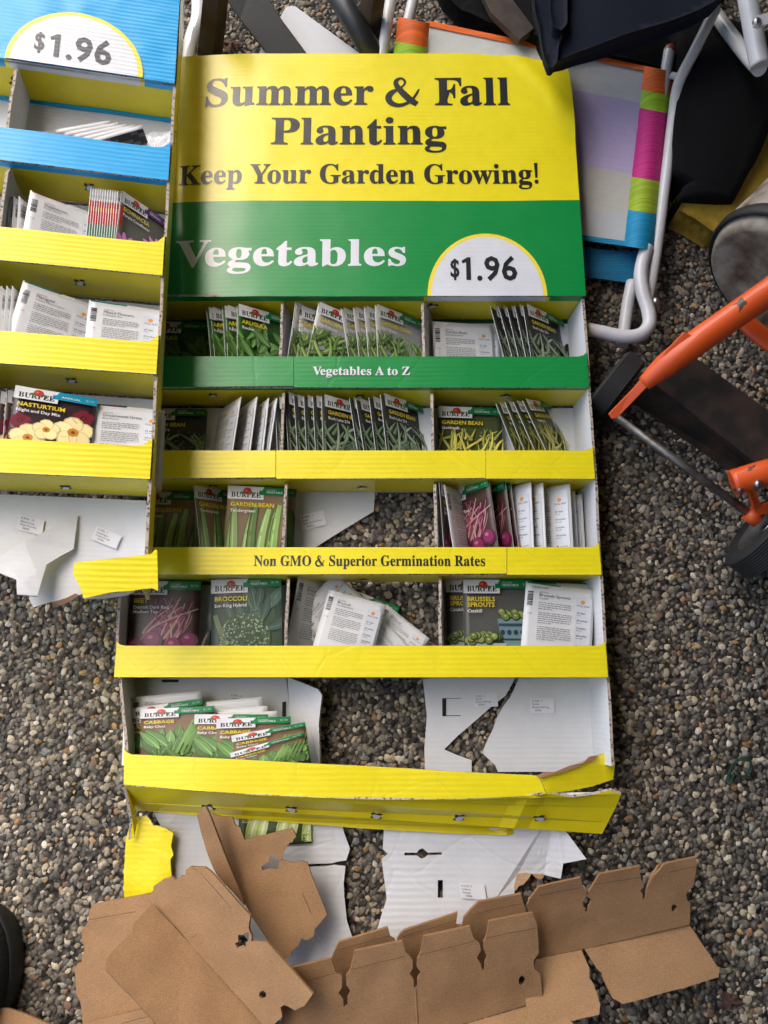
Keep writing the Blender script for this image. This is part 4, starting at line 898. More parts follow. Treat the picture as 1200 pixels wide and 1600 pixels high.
# ---------------------------------------------------------------- seed packets
PW,PH=.087,.119
def bulge(x,y):
    a=max(0,math.sin(math.pi*min(max(x/PW,0),1))); b=max(0,math.sin(math.pi*min(max(y/PH,0),1)))
    return .0015*a*(b**.6)+.0008*noise.noise(Vector((x*30,y*30,1.)))*min(1,a*3)
class Art:
    """one packet's print, built in layers on the swelling face"""
    def __init__(s,bgf):
        s.mb=MB(); s.k=0
        nx,ny=10,14
        for side in (1,-1):
            V=[[s.mb.bm.verts.new((PW*i/nx,PH*j/ny,side*(bulge(PW*i/nx,PH*j/ny)+.0003))) for i in range(nx+1)] for j in range(ny+1)]
            for j in range(ny):
                for i in range(nx):
                    q=[V[j][i],V[j][i+1],V[j+1][i+1],V[j+1][i]]
                    f=s.mb.bm.faces.new(q if side>0 else q[::-1]); f.smooth=True
                    c=bgf((i+.5)/nx,(j+.5)/ny) if side>0 else (.72,.72,.71)
                    s.mb.setf(f,c,0)
            if side>0: Fv=V
            else: Bv=V
        rim=lambda V:[V[0][i] for i in range(nx)]+[V[j][nx] for j in range(ny)]+[V[ny][i] for i in range(nx,0,-1)]+[V[j][0] for j in range(ny,0,-1)]
        a,b=rim(Fv),rim(Bv)
        for i in range(len(a)):
            j=(i+1)%len(a); f=s.mb.bm.faces.new([a[j],a[i],b[i],b[j]]); s.mb.setf(f,(.70,.70,.69),0)
    def on(s,p,k=None):
        l=.00045+.00003*(s.k if k is None else k)
        x=min(max(p[0],0.0),1.0)*PW; y=min(max(p[1],0.0),1.0)*PH
        return Vector((x,y,bulge(x,y)+l+(p[2] if len(p)>2 else 0)))
    def poly(s,pts,c):
        s.k+=1
        s.mb.poly([[s.on(p) for p in pts]],c,0,None,Vector((0,0,1)))
    def rect(s,x0,y0,x1,y1,c,n=5):
        s.k+=1
        for i in range(n):
            a=x0+(x1-x0)*i/n; b=x0+(x1-x0)*(i+1)/n
            m=max(1,int(abs(y1-y0)/.09))
            for j in range(m):
                e=y0+(y1-y0)*j/m; g=y0+(y1-y0)*(j+1)/m
                s.mb.face([s.on(p) for p in((a,e),(b,e),(b,g),(a,g))],c,0)
    def blob(s,x,y,rx,ry,c,n=12,ang=0,jit=0,rnd=None):
        pts=[]
        for i in range(n):
            t=2*math.pi*i/n; k=1+(rnd.uniform(-jit,jit) if jit else 0)
            a,b=rx*k*math.cos(t),ry*k*math.sin(t)*PW/PH
            pts.append((x+a*math.cos(ang)-b*math.sin(ang)*PH/PW,y+a*math.sin(ang)*PW/PH+b*math.cos(ang)))
        s.poly(pts,c)
    def stroke(s,pts,w0,w1,c,n=8,w2=None):
        """tapered curved strip through three points"""
        s.k+=1
        (x0,y0),(x1,y1),(x2,y2)=pts; L=[];Rr=[]
        for i in range(n+1):
            t=i/n; a=(1-t)**2;b=2*t*(1-t);c_=t*t
            x=a*x0+b*x1+c_*x2; y=(a*y0+b*y1+c_*y2)*PH/PW
            dx=2*(1-t)*(x1-x0)+2*t*(x2-x1); dy=(2*(1-t)*(y1-y0)+2*t*(y2-y1))*PH/PW; l=math.hypot(dx,dy) or 1
            wd=(w0+(w1-w0)*t if w2 is None else (w0*(1-t)**2+2*w2*t*(1-t)+w1*t*t))/2
            L.append((x-dy/l*wd,(y+dx/l*wd)*PW/PH)); Rr.append((x+dy/l*wd,(y-dx/l*wd)*PW/PH))
        for i in range(n): s.mb.face([s.on(p) for p in (Rr[i],Rr[i+1],L[i+1],L[i])],c,0)
    def txt(s,t,x0,x1,y,cap,c,font=None,bold=True):
        s.k+=1
        text(s.mb,t,font or (GB if bold else GN_),x0*PW,None if x1 is None else x1*PW,y*PH,cap*PH,lambda p:s.on((p[0]/PW,p[1]/PH,p[2] if len(p)>2 else 0)),c,0)
    def done(s):
        me=bpy.data.meshes.new('seed_packet'); s.mb.bm.to_mesh(me); s.mb.bm.free(); me.materials.append(M_PRINT); return me
PG=C(0,128,66); PY=C(236,210,40); PWH=(.78,.78,.77)
def masthead(a,title,sub,banner=PG,tcol=PY,title2=None,word='VEGETABLE',two=True):
    a.rect(.46,.905,1,1,banner); a.rect(.0,.85,.525,1,PWH)
    a.txt('BURPEE',.05,.485,.872,.060,(.02,.02,.02),GS)
    a.blob(.285,.945,.062,.055,C(196,40,40),12)
    for dx,an in((-.075,.5),(.075,-.5),(-.05,-.3)): a.blob(.285+dx,.925,.045,.014,C(60,110,40),8,an)
    a.blob(.27,.952,.02,.018,C(232,96,84),8)
    if two: a.txt('HEIRLOOM' if banner!=PG else 'CULINARY',.56,None,.960,.016,(.7,.75,.7),bold=False)
    a.txt(word,.56,.80,.930,.022,(.8,.82,.8)); a.txt('$1.96',.86,.965,.938,.024,(.55,.68,.58),bold=False)
    a.txt(title,.05,None,.765,.046,tcol)
    y=.70
    if title2: a.txt(title2,.05,None,.705,.046,tcol); y=.645
    if isinstance(sub,str): sub=[sub]
    for i,t in enumerate(sub): a.txt(t,.05,None,y-.05*i,.034,(.78,.78,.76))
def jit(c,r,k=.2):
    q=1.2*r.uniform(1-k,1+k); return tuple(x*q for x in c)
def beans(a,r,cols,n,y0,y1,w,mode='up',hi=None):
    for i in range(n):
        c=jit(r.choice(cols),r,.25)
        if mode=='up':
            x=(i+.5)/n+r.uniform(-.03,.03); x2=x+r.uniform(-.05,.16); yt=r.uniform(y1-.14,y1); p=[(x,y0),(x+r.uniform(-.04,.04),(y0+yt)/2),(x2,yt)]
        else:
            x=r.uniform(-.05,1.0); y=r.uniform(y0,y1*.82); an=r.uniform(.25,2.4); l=r.uniform(.3,.55)
            x2,y2=x+math.cos(an)*l,min(y+math.sin(an)*l*.75,y1); p=[(x,y),((x+x2)/2+r.uniform(-.1,.1),(y+y2)/2+r.uniform(-.05,.05)),(x2,y2)]
        p=[(min(max(u,-.0),1),max(v,0)) for u,v in p]
        dk=tuple(q*.35 for q in c); lt=tuple(min(1,q*1.55+.015) for q in c)
        e_=.85 if mode=='up' else .3; a.stroke(p,w*1.12,w*e_,dk,8,w*1.2); a.stroke(p,w*.85,w*e_*.6,c,8,w*.95)
        s=w*.16; a.stroke([(u-s,v) for u,v in p],w*.2,.0,lt,6,w*.26)
def leaf(a,x,y,l,an,w,c,r):
    x2,y2=x+math.cos(an)*l,y+math.sin(an)*l*PW/PH
    m=((x+x2)/2+r.uniform(-.04,.04),(y+y2)/2+r.uniform(-.02,.02))
    a.stroke([(x,y),m,(x2,y2)],w*.15,.0,tuple(q*.45 for q in c),8,w*2.2); a.stroke([(x,y),m,(x2,y2)],w*.1,.0,c,8,w*1.9)
    a.stroke([(x,y),m,(x2,y2)],w*.16,.0,tuple(min(1,q*1.9+.01) for q in c),8,w*.1)
def art(kind):
    r=random.Random(kind)
    if kind=='arugula':
        a=Art(lambda x,y:C(44,92,36) if y>.45 else C(60,116,40))
        for i in range(60): leaf(a,r.uniform(0,1),r.uniform(.1,.66),r.uniform(.25,.5),r.uniform(.6,2.6),r.uniform(.07,.14),jit(C(84,122,58),r,.45),r)
        masthead(a,'ARUGULA','Rocket')
    elif kind=='beangrey':
        a=Art(lambda x,y:C(176,176,170) if y>.35 else C(130,134,118))
        beans(a,r,[C(112,146,72),C(92,124,58),C(140,168,94)],46,.1,.68,.06,'mix'); masthead(a,'GARDEN BEAN','Big Kahuna')
    elif kind=='beanblack':
        a=Art(lambda x,y:C(54,56,50))
        for i in range(60): a.blob(r.uniform(.5,.98),r.uniform(.3,.72),.009,.009,(.5,.5,.48),6)
        for i in range(16): a.blob(.025,.03+i*.043,.012,.012,(.6,.6,.58),6)
        beans(a,r,[C(134,156,122),C(112,136,98),C(156,176,142)],44,.1,.68,.06,'mix'); masthead(a,'GARDEN BEAN',['Bush','Contender'][0:1]+[] if 0 else 'Bush Lake 274')
    elif kind=='gold':
        a=Art(lambda x,y:C(78,86,46) if y>.3 else C(90,96,44))
        for i in range(24): a.blob(r.uniform(.6,.98),r.uniform(.3,.7),.008,.008,(.42,.44,.3),6)
        beans(a,r,[C(206,194,90),C(186,178,76),C(156,160,76)],44,.15,.72,.045,'mix'); masthead(a,'GARDEN BEAN','Goldrush')
    elif kind=='tender':
        a=Art(lambda x,y:C(134,110,82) if y>.3 else C(110,92,64))
        beans(a,r,[C(124,150,86),C(108,136,72),C(140,166,104)],9,.0,.80,.125,'up'); masthead(a,'GARDEN BEAN','Tendergreen')
    elif kind=='beet':
        a=Art(lambda x,y:C(80,58,46) if int(y*9)%2 else C(70,50,40))
        for i in range(44):
            x=.25+r.uniform(-.1,.45); c=r.choice([C(176,110,124),C(150,60,100),C(196,160,140),C(112,36,70)])
            a.stroke([(x,.36+r.uniform(-.05,.08)),(x+r.uniform(0,.2),.52),(r.uniform(.35,1),r.uniform(.62,.84))],.026,.014,c,8,.024)
        for (x,y,s) in((.10,.30,.12),(.36,.36,.14),(.66,.30,.13),(.88,.36,.12),(.24,.2,.12),(.5,.2,.13)):
            y=max(y,.07); a.blob(x,y,s,s*1.0,C(96,22,58),16); a.blob(x-.02,y+.015,s*.8,s*.8,C(136,44,88),14); a.blob(x-.04,y+.035,s*.3,s*.22,C(188,110,140),10)
        masthead(a,'BEET',['Detroit Dark Red,','Medium Top'])
    elif kind=='broccoli':
        a=Art(lambda x,y:C(64,80,60))
        for i in range(14): leaf(a,r.uniform(.3,.9),r.uniform(.4,.75),r.uniform(.3,.5),r.uniform(-.2,2.2),r.uniform(.1,.2),jit(C(66,88,74),r,.3),r)
        a.stroke([(.06,.62),(.10,.5),(.22,.3)],.07,.08,C(112,132,74),6)
        a.blob(.48,.36,.37,.38,C(74,92,64),28,0,.04,r)
        for i in range(420):
            t=r.uniform(0,6.283); q=math.sqrt(r.random()); a.k=60
            a.blob(.48+.36*q*math.cos(t),max(.36+.36*q*math.sin(t)*PW/PH,.01),.013,.013,jit(r.choice([C(126,148,116),C(86,106,72),C(160,176,146),C(48,64,42)]),r,.2),5)
        a.k=70; masthead(a,'BROCCOLI','Sun King Hybrid')
    elif kind=='brussels':
        a=Art(lambda x,y:C(92,92,86) if y>.2 else C(78,72,64))
        def sprouts(cx,cy,w,n):
            for i in range(n):
                x=cx+r.uniform(-w,w); y=cy+r.uniform(-.03,.06)
                a.blob(x,y,.062,.06,C(44,60,28),10); a.blob(x-.008,y+.006,.05,.048,jit(C(120,136,72),r,.3),10); a.blob(x-.012,y+.016,.02,.014,C(186,194,130),7)
        sprouts(.74,.60,.22,24)
        a.poly([(.48,.58),(.99,.58),(.95,.36),(.84,.28),(.64,.28),(.53,.36)],C(122,150,150)); a.rect(.5,.50,.97,.53,C(54,72,92)); a.rect(.53,.35,.94,.37,C(54,72,92))
        for i in range(5): a.blob(.55+i*.095,.435,.035,.04,C(48,66,96),7)
        sprouts(.30,.36,.24,22); a.poly([(.04,.32),(.60,.32),(.54,.14),(.10,.14)],C(170,178,172)); sprouts(.3,.35,.2,10)
        masthead(a,'BRUSSELS','Catskill',title2='SPROUTS')
    elif kind=='cabbage':
        a=Art(lambda x,y:C(140,112,84) if y>.25 else C(60,92,36))
        for i in range(34): leaf(a,r.uniform(.0,1),r.uniform(.10,.46),r.uniform(.3,.5),r.uniform(.8,2.3),r.uniform(.12,.2),jit(C(96,132,66),r,.4),r)
        for i in range(6): a.stroke([(.5+i*.07,.3),(.6+i*.06,.5),(.72+i*.06,.8)],.05,.03,jit(C(108,142,74),r,.3),8)
        masthead(a,'CABBAGE','Baby Choi')
    elif kind=='choi':
        a=Art(lambda x,y:C(58,74,34))
        for x in (.20,.62,.98):
            a.stroke([(x+.02,.04),(x+.03,.4),(x+.10,.9)],.20,.2,C(70,96,34),8,.40); a.stroke([(x+.02,.06),(x+.03,.4),(x+.10,.9)],.18,.24,C(206,224,140),8,.38)
            for k in range(4): a.stroke([(x-.10+k*.07,.09),(x-.12+k*.08,.4),(x+k*.06,.85)],.02,.03,C(240,244,214) if k%2 else C(176,200,104),8,.035)
        masthead(a,'CABBAGE','Baby Choi')
    elif kind=='nasturtium':
        a=Art(lambda x,y:C(52,34,36) if y>.3 else C(66,30,34))
        for (x,y,s,pale) in((.12,.60,.12,0),(.86,.74,.13,0),(.62,.34,.15,0),(.06,.42,.10,0),(.24,.40,.21,1),(.76,.54,.24,1),(.44,.52,.16,1),(.98,.32,.13,0),(.5,.2,.2,1)):
            for k in range(5):
                t=k*1.2566+.4; cc=jit(C(240,222,160) if pale else C(112,26,44),r,.1)
                a.blob(x+math.cos(t)*s*.55,max(y+math.sin(t)*s*.55*PW/PH,.01),s*.56,s*.56,tuple(q*.7 for q in cc),10); a.blob(x+math.cos(t)*s*.52,max(y+math.sin(t)*s*.52*PW/PH,.01),s*.5,s*.5,cc,10)
            a.blob(x,y,s*.3,s*.3,C(206,140,52) if pale else C(70,12,26),8); a.blob(x,y,s*.12,s*.12,C(140,70,30),6)
        masthead(a,'NASTURTIUM','Night and Day Mix',C(0,146,178),word='ANNUAL',two=False)
    elif kind=='echinacea':
        a=Art(lambda x,y:C(88,88,74) if y>.2 else C(70,56,52))
        for (x,y,s) in((.16,.32,.34),(.80,.48,.36),(.75,.2,.3)):
            for k in range(13):
                t=k*.4833+.2; c=jit(C(206,130,186),r,.22)
                a.stroke([(x,max(y,.01)),(x+math.cos(t)*s*.6,max(y+math.sin(t)*s*.45,.0)),(min(max(x+math.cos(t)*s,0),1),max(y+math.sin(t)*s*.68-.03,.0))],.03,.03,tuple(q*.6 for q in c),6,.16); a.stroke([(x,max(y,.01)),(x+math.cos(t)*s*.6,max(y+math.sin(t)*s*.45,.0)),(min(max(x+math.cos(t)*s,0),1),max(y+math.sin(t)*s*.68-.03,.0))],.02,.02,c,6,.12)
            a.blob(x,max(y,.03),s*.3,s*.26,C(96,50,36),12)
        masthead(a,'ECHINACEA','Purple Coneflower',C(96,44,112),word='PERENNIAL')
        a.rect(0,.55,.05,.82,C(190,50,44),1)
    elif kind=='edge':
        a=Art(lambda x,y:(.74,.74,.73) if y>.9 else ((.02,.02,.022) if (int(x*23)+int(y*30))%3 else (.10,.10,.10)))
    elif kind=='redstrip':       # edge of the perennial packets in the stack
        a=Art(lambda x,y:(.72,.72,.7) if y>.84 else (C(186,56,46) if y>.58 else C(84,124,92)))
        a.txt('B',.02,None,.875,.06,(.02,.02,.02),GS); a.txt('E',.02,None,.73,.05,PY)
        masthead(a,'ECHINACEA','Purple Coneflower',C(96,44,112),word='PERENNIAL')
    else:
        return None
    return a.done()
def back_art(name,head,sub,patch,icon=C(232,150,50),top=None,heir=False):
    r=random.Random(name); a=Art(lambda x,y:(.745,.745,.735))
    if top: a.rect(.02,.985,.5,1,top,4)
    a.rect(.0,.955,1,.9575,(.60,.60,.59),6)
    # barcode turned on its side
    y=.72
    while y<.90:
        h=r.choice((.004,.004,.008,.012)); a.rect(.035,y,.115,y+h,(.03,.03,.03),1); y+=h+r.choice((.004,.006,.009))
    a.txt('7 34',.05,None,.62,.018,(.15,.15,.15),bold=False)
    a.txt('ORGANIC' if 0 else 'ANNUAL',.2,None,.885,.017,(.25,.25,.25),bold=False)
    a.txt(head,.2,None,.845,.034,(.08,.08,.08),bold=False); a.txt(sub,.2,None,.81,.022,(.16,.16,.16),bold=False)
    def para(x0,x1,y,n,c=(.27,.27,.27)):
        for i in range(n):
            x=x0; e=x1 if i<n-1 else x0+(x1-x0)*r.uniform(.4,.8)
            a.k+=1
            while x<e-.01:
                l=min(r.uniform(.012,.06),e-x); a.mb.face([a.on(p) for p in((x,y),(x+l,y),(x+l,y+.0085),(x,y+.0085))],c,0); x+=l+.012
            y-=.0245
        return y
    y=para(.2,.68,.765,4); y=para(.2,.68,y-.02,6); y=para(.2,.68,y-.02,7); 
    a.rect(.73,.16,.96,.88,(.66,.68,.70),2)
    a.blob(.83,.83,.033,.033,icon,12); a.txt('FULL SUN',.755,.93,.775,.02,(.1,.1,.1))
    for k,t in enumerate(('65 days','24 inches','2 inches','18 inches')):
        a.txt(t,.755,None,.69-k*.09,.02,(.1,.1,.1)); para(.755,.91,.665-k*.09,1,(.3,.3,.3))
    a.blob(.775,.30,.02,.026,C(190,40,36),8); para(.82,.93,.30,2)
    a.rect(.02,.02,.10,.16,C(196,44,50),1)
    for i in range(16): a.blob(.2+r.uniform(0,.26),.04+r.uniform(0,.14),.035,.03,jit(r.choice(patch),r,.3),8)
    if heir: a.txt('HEIRLOOM',.1,None,.935,.022,(.1,.1,.1),bold=False)
    return a.done()
MESH={}
BACKS={'bbean':('Garden Bean','Big Kahuna Bush',[C(90,140,60),C(120,160,80)]),'bbush':('Garden Bean','Bush Lake 274',[C(90,140,60),C(60,110,50)]),
 'bbeet':('Beet','Detroit Dark Red',[C(150,50,90),C(90,130,60)]),'bbroc':('Broccoli','Sun King Hybrid',[C(70,140,160),C(90,150,60),C(190,90,50)]),'bbrus':('Brussels Sprouts','Catskill',[C(60,150,190),C(110,170,90)]),
 'bdelph':('Delphinium','Pacific Giants',[C(70,90,180),C(90,130,90)]),'bmari':('Marigold','Climax Mixed Colors',[C(240,160,40),C(90,130,60)]),'bmix':('Mixed Flowers','Pollinator Mix',[C(220,110,150),C(230,190,60)]),
 'bgrass':('Ornamental Grass','Blue Fescue',[C(110,140,150),C(90,120,110)]),'bchoi':('Cabbage','Baby Choi',[C(90,150,60),C(140,180,90)])}
def mesh(kind):
    if kind not in MESH:
        if kind in BACKS:
            h,s,p=BACKS[kind]; MESH[kind]=back_art(kind,h,s,p,top={'bmari':C(0,128,130),'bmix':C(0,128,120),'bgrass':C(96,44,70),'bbrus':C(0,128,66),'bdelph':C(120,50,40)}.get(kind),heir=kind=='bbrus')
        else: MESH[kind]=art(kind)
    return MESH[kind]
def packet(kind,M,label,group):
    o=bpy.data.objects.new('seed_packet',mesh(kind)); COL.objects.link(o); o.matrix_basis=M; WM[o]=M
    return tag(o,label,'seed packet',group)
def stand(fr,kind,u,v,yf,z,yaw,roll,label,group,side='L',pitch=0,dy=0.0,xs=1.0):
    """a packet standing on a tray floor; u,v: where its near edge shows, z: how far out that edge is"""
    p=fr.L(u,v,z)
    Rm=Matrix.Rotation(R(roll),4,'Z')@Matrix.Rotation(R(yaw),4,'Y')@Matrix.Rotation(R(pitch),4,'X')
    # foot of the near edge: follow the lean down to the floor
    base=Vector((p.x+math.tan(R(roll))*(p.y-yf)*1.0,yf+.0035+max(dy,0),z))
    S=Matrix.Diagonal((xs,(PH+min(dy,0)-.003)/PH,1,1))
    if side=='L':
        if roll<0: base.y+=PW*math.cos(R(yaw))*math.sin(R(-roll))
        T=Matrix.Translation(base)@Rm@S
    else:
        if roll>0: base.y+=PW*math.cos(R(yaw))*math.sin(R(roll))
        T=Matrix.Translation(base)@Rm@Matrix.Translation(Vector((-PW,0,0)))@S
    return packet(kind,fr.M@T,label,group)
ORD=['first','second','third','fourth','fifth','sixth','seventh','eighth','ninth','tenth','eleventh','twelfth','thirteenth']
def fan(fr,kind,us,v,yf,z,yaw,roll,what,where,group,side='L',dys=None):
    n=len(us)
    for i,u in enumerate(us):
        zz=z[i] if isinstance(z,list) else z; yw=yaw[i] if isinstance(yaw,list) else yaw; rl=roll[i] if isinstance(roll,list) else roll
        stand(fr,kind,u,v,yf,zz,yw,rl,'%s, %s of %s from left, %s'%(what,ORD[i],['one','two','three','four','five','six','seven','eight','nine','ten','eleven','twelve','thirteen'][n-1],where),group,side,dy=(dys[i] if dys else 0))
def lie(kind,tl,tr,label,group,pitch=0,fr=MAIN,ys=1.0,xs=1.0):
    """a packet lying loose: its upper corners (u,v,z) as they show"""
    a=fr.L(*tl); b=fr.L(*tr); X=(b-a).normalized(); Z=Vector((0,0,1)); Z=(Z-X*Z.dot(X)).normalized(); Y=Z.cross(X)
    M=Matrix(((X.x,Y.x,Z.x,0),(X.y,Y.y,Z.y,0),(X.z,Y.z,Z.z,0),(0,0,0,1)))
    M=Matrix.Translation(a)@M@Matrix.Rotation(R(-pitch),4,'X')@Matrix.Diagonal((xs,ys,1,1))@Matrix.Translation(Vector((0,-PH,0)))
    return packet(kind,fr.M@M,label,group)
F1,F2,F3,F4=FLOOR
GA='arugula packets in the top tray'; GBN='grey bean packets in the top tray'; GBB='black bean packets'; GGO='yellow bean packets'; GTE='green bean packets'; GBE='beet packets'; GBR='broccoli packets'; GBS='brussels sprouts packets'; GCA='cabbage packets in the lowest tray'
m=MAIN
# top tray
stand(m,'arugula',233,520,F1,.012,2,0,'shaded arugula packet flat against the back of the top green tray',GA)
fan(m,'arugula',[325,331,349,353.5,370],520,F1,[.056,.057,.060,.061,.064],[46,46,44,44,38],[8,8,6,5,3],'leafy green arugula packet','in the top tray',GA)
fan(m,'beangrey',[456,467],520,F1,[.062,.055],[52,36],[-6,-2],'grey bean packet','beside the first divider',GBN)
stand(m,'beangrey',490,525,F1,.064,30,-10,'bent grey bean packet leaning right in front of others in the top tray',GBN,dy=-.008)
fan(m,'beangrey',[538,556,572,588],520,F1,[.058,.059,.060,.064],[50,48,46,42],[9,7,5,3],'grey bean packet','left of the second divider',GBN)
stand(m,'bbean',676,520,F1,.034,12,2,'white packet back with printed text at the right of the top tray',GBN,dy=-.008)
stand(m,'bbean',684,520,F1,.020,6,0,'white packet back tucked behind another white packet in top tray',GBN,dy=-.014)
fan(m,'beanblack',[775,788,800,812,823],520,F1,[.056,.057,.058,.060,.064],[52,52,52,50,44],[12,12,10,9,6],'black bean packet','at the right of the top tray',GBB,dys=[.004,.004,.002,.003,0])
# second tray
stand(m,'beanblack',222,660,F2,.012,2,0,'shaded black bean packet flat against back beside a torn divider',GBB,dy=-.006)
fan(m,'bbush',[372,398,417,429],655,F2,.062,[-56,-58,-60,-62],[-6,-5,-4,-6],'white packet back','in the second tray',GBB,'R',dys=[-.006,-.006,-.008,-.008])
stand(m,'beanblack',431,660,F2,.058,64,4,'black bean packet squeezed edge on against the first divider',GBB,dy=-.006)
fan(m,'beanblack',[447,461,476,490,503],655,F2,[.060,.060,.061,.062,.064],[54,52,52,50,42],[5,5,4,4,3],'black bean packet','right of the first divider',GBB,dys=[0,-.004,-.005,-.006,-.006])
fan(m,'beanblack',[550,560,580,598],655,F2,[.058,.059,.060,.064],[56,56,54,50],[9,9,7,6],'black bean packet','beside the empty white back',GBB,dys=[-.006,-.008,-.006,-.004])
stand(m,'gold',684,660,F2,.030,6,0,'yellow wax bean packet facing front flat beside the second divider',GGO,dy=-.009)
fan(m,'gold',[783,798,812,828],655,F2,[.056,.057,.058,.060],[54,54,54,52],[19,19,21,22],'yellow wax bean packet','leaning in the second tray',GGO,dys=[-.008,-.006,-.005,-.003])
# third tray
stand(m,'tender',212,800,F3,.012,2,0,'shaded green bean packet flat against back under the blue topped display',GTE)
stand(m,'tender',306,800,F3,.058,56,9,'twisted narrow green bean packet between two flat bean packets',GTE,dy=-.002)
stand(m,'tender',355,800,F3,.020,4,0,'green bean packet half hidden behind a matching bean packet',GTE,dy=.007)
stand(m,'tender',354,800,F3,.046,8,-1,'bright green bean packet facing front left of the first divider',GTE,dy=-.002)
stand(m,'beet',689,800,F3,.060,66,3,'beet packet seen edge on against the second divider',GBE)
stand(m,'bbeet',699,800,F3,.062,58,7,'white packet back leaning beside beet packets in the third tray',GBE,dy=-.003)
fan(m,'beet',[770,795,803],800,F3,[.064,.058,.054],[-52,-62,-64],[6,5,5],'magenta beet packet','in the third tray',GBE,'R')
fan(m,'bbeet',[832,851,893],800,F3,[.062,.060,.058],[-52,-52,-38],[0,0,0],'white packet back','at the right of third tray',GBE,'R',dys=[0,0,-.001])
fan(m,'bbeet',[900,911],800,F3,[.040,.032],[-40,-36],[0,0],'white packet back','touching the right side wall',GBE,'R',dys=[-.006,-.008])
# fourth tray
stand(m,'beet',206,960,F4,.016,0,0,'second beet packet peeping out behind the front beet packet',GBE,dy=.004)
stand(m,'beet',203,960,F4,.030,2,0,'front beet packet with dark red roots at left of fourth tray',GBE)
stand(m,'broccoli',332,960,F4,.018,0,1,'second broccoli packet peeping out behind the front broccoli packet',GBR,dy=.006)
stand(m,'broccoli',330,960,F4,.040,2,2.5,'front broccoli packet with grey green head left of the divider',GBR)
stand(m,'bbroc',458,960,F4,.045,50,-9,'white packet back leaning on the divider above bare gravel',GBR)
stand(m,'bbroc',466,960,F4,.030,55,-12,'crooked white packet back second against divider above bare gravel',GBR)
lie('broccoli',(540,918,.012),(622,948,.012),'upturned broccoli packet whose green banner shows under the loose pile',GBR,0,MAIN,.66,.85)
lie('bbroc',(512,908,.016),(600,950,.018),'white packet back at the top of the loose pile',GBR,0,MAIN,.66,.85)
lie('bbroc',(604,944,.020),(664,992,.020),'white packet back with barcode lying furthest right in loose pile',GBR,0,MAIN,.5,.8)
lie('bbroc',(584,952,.024),(640,1010,.022),'white packet back half covered at right of the loose pile',GBR,0,MAIN,.45,.8)
lie('bbroc',(462,962,.020),(530,886,.022),'steeply turned white packet back at left of the loose pile',GBR,0,MAIN,.74,.85)
lie('bbroc',(514,921,.040),(592,942,.040),'front white packet back in the middle of the loose pile',GBR,0,MAIN,.74,.85)
stand(m,'brussels',697,960,F4,.020,0,0,'brussels sprouts packet half hidden behind a matching one',GBS,dy=.004)
stand(m,'brussels',728,960,F4,.014,0,0,'hindmost brussels sprouts packet showing only its green banner',GBS,dy=.007)
stand(m,'brussels',724,960,F4,.034,2,0,'front brussels sprouts packet with a patterned bowl',GBS,dy=.001)
stand(m,'brussels',818,960,F4,.010,0,0,'brussels sprouts packet hidden behind white packet backs at right',GBS,dy=.0)
stand(m,'bbrus',808,960,F4,.018,0,-2,'white packet back behind the tilted one in the fourth tray',GBS,dy=-.002)
stand(m,'bbrus',816,960,F4,.026,0,-3,'white packet back directly behind the foremost tilted one',GBS,dy=-.004)
stand(m,'bbrus',820,960,F4,.044,2,-7,'tilted white packet back foremost at the right of fourth tray',GBS,dy=-.012)
# lowest tray: a loose heap
F5=P(600,1226,DF).y-.004
lie('bchoi',(204,1090,.030),(345,1076,.032),'packet lying edge up with red mark at back of the lowest tray',GCA,-10,MAIN,.62)
lie('cabbage',(206,1106,.034),(330,1089,.036),'dark packet lying under the red marked one in lowest tray',GCA,-8,MAIN,.62)
lie('bchoi',(300,1099,.030),(352,1094,.032),'small turned packet end with black letter behind the cabbages',GCA,-8,MAIN,.62)
lie('bchoi',(306,1110,.038),(398,1104,.040),'white packet top behind the second row of cabbage packets',GCA,-6,MAIN,.62)
lie('bchoi',(320,1118,.040),(410,1112,.042),'white packet top just above the green banners in lowest tray',GCA,-4,MAIN,.62)
lie('cabbage',(202,1116,.032),(316,1112,.034),'cabbage packet peeping out left of the biggest cabbage packet',GCA,0,MAIN,.62)
lie('cabbage',(221,1108,.048),(330,1103,.046),'large cabbage packet facing front at left of lowest tray',GCA,0,MAIN,.62)
lie('cabbage',(305,1116,.050),(415,1116,.048),'cabbage packet in the middle covered by the next one',GCA,0,MAIN,.62)
lie('cabbage',(339,1123,.056),(434,1120,.052),'cabbage packet right of middle with full green banner',GCA,0,MAIN,.62)
lie('cabbage',(362,1149,.060),(455,1132,.058),'tilted cabbage packet at right, upper of the two',GCA,-3,MAIN,.42)
lie('cabbage',(360,1176,.064),(452,1150,.062),'tilted cabbage packet at right, lower of the two',GCA,-3,MAIN,.30)
lie('choi',(373,1270,.013),(460,1266,.013),'pale green bok choy packet sticking out below the lowest tray',GCA,0,MAIN,.32)
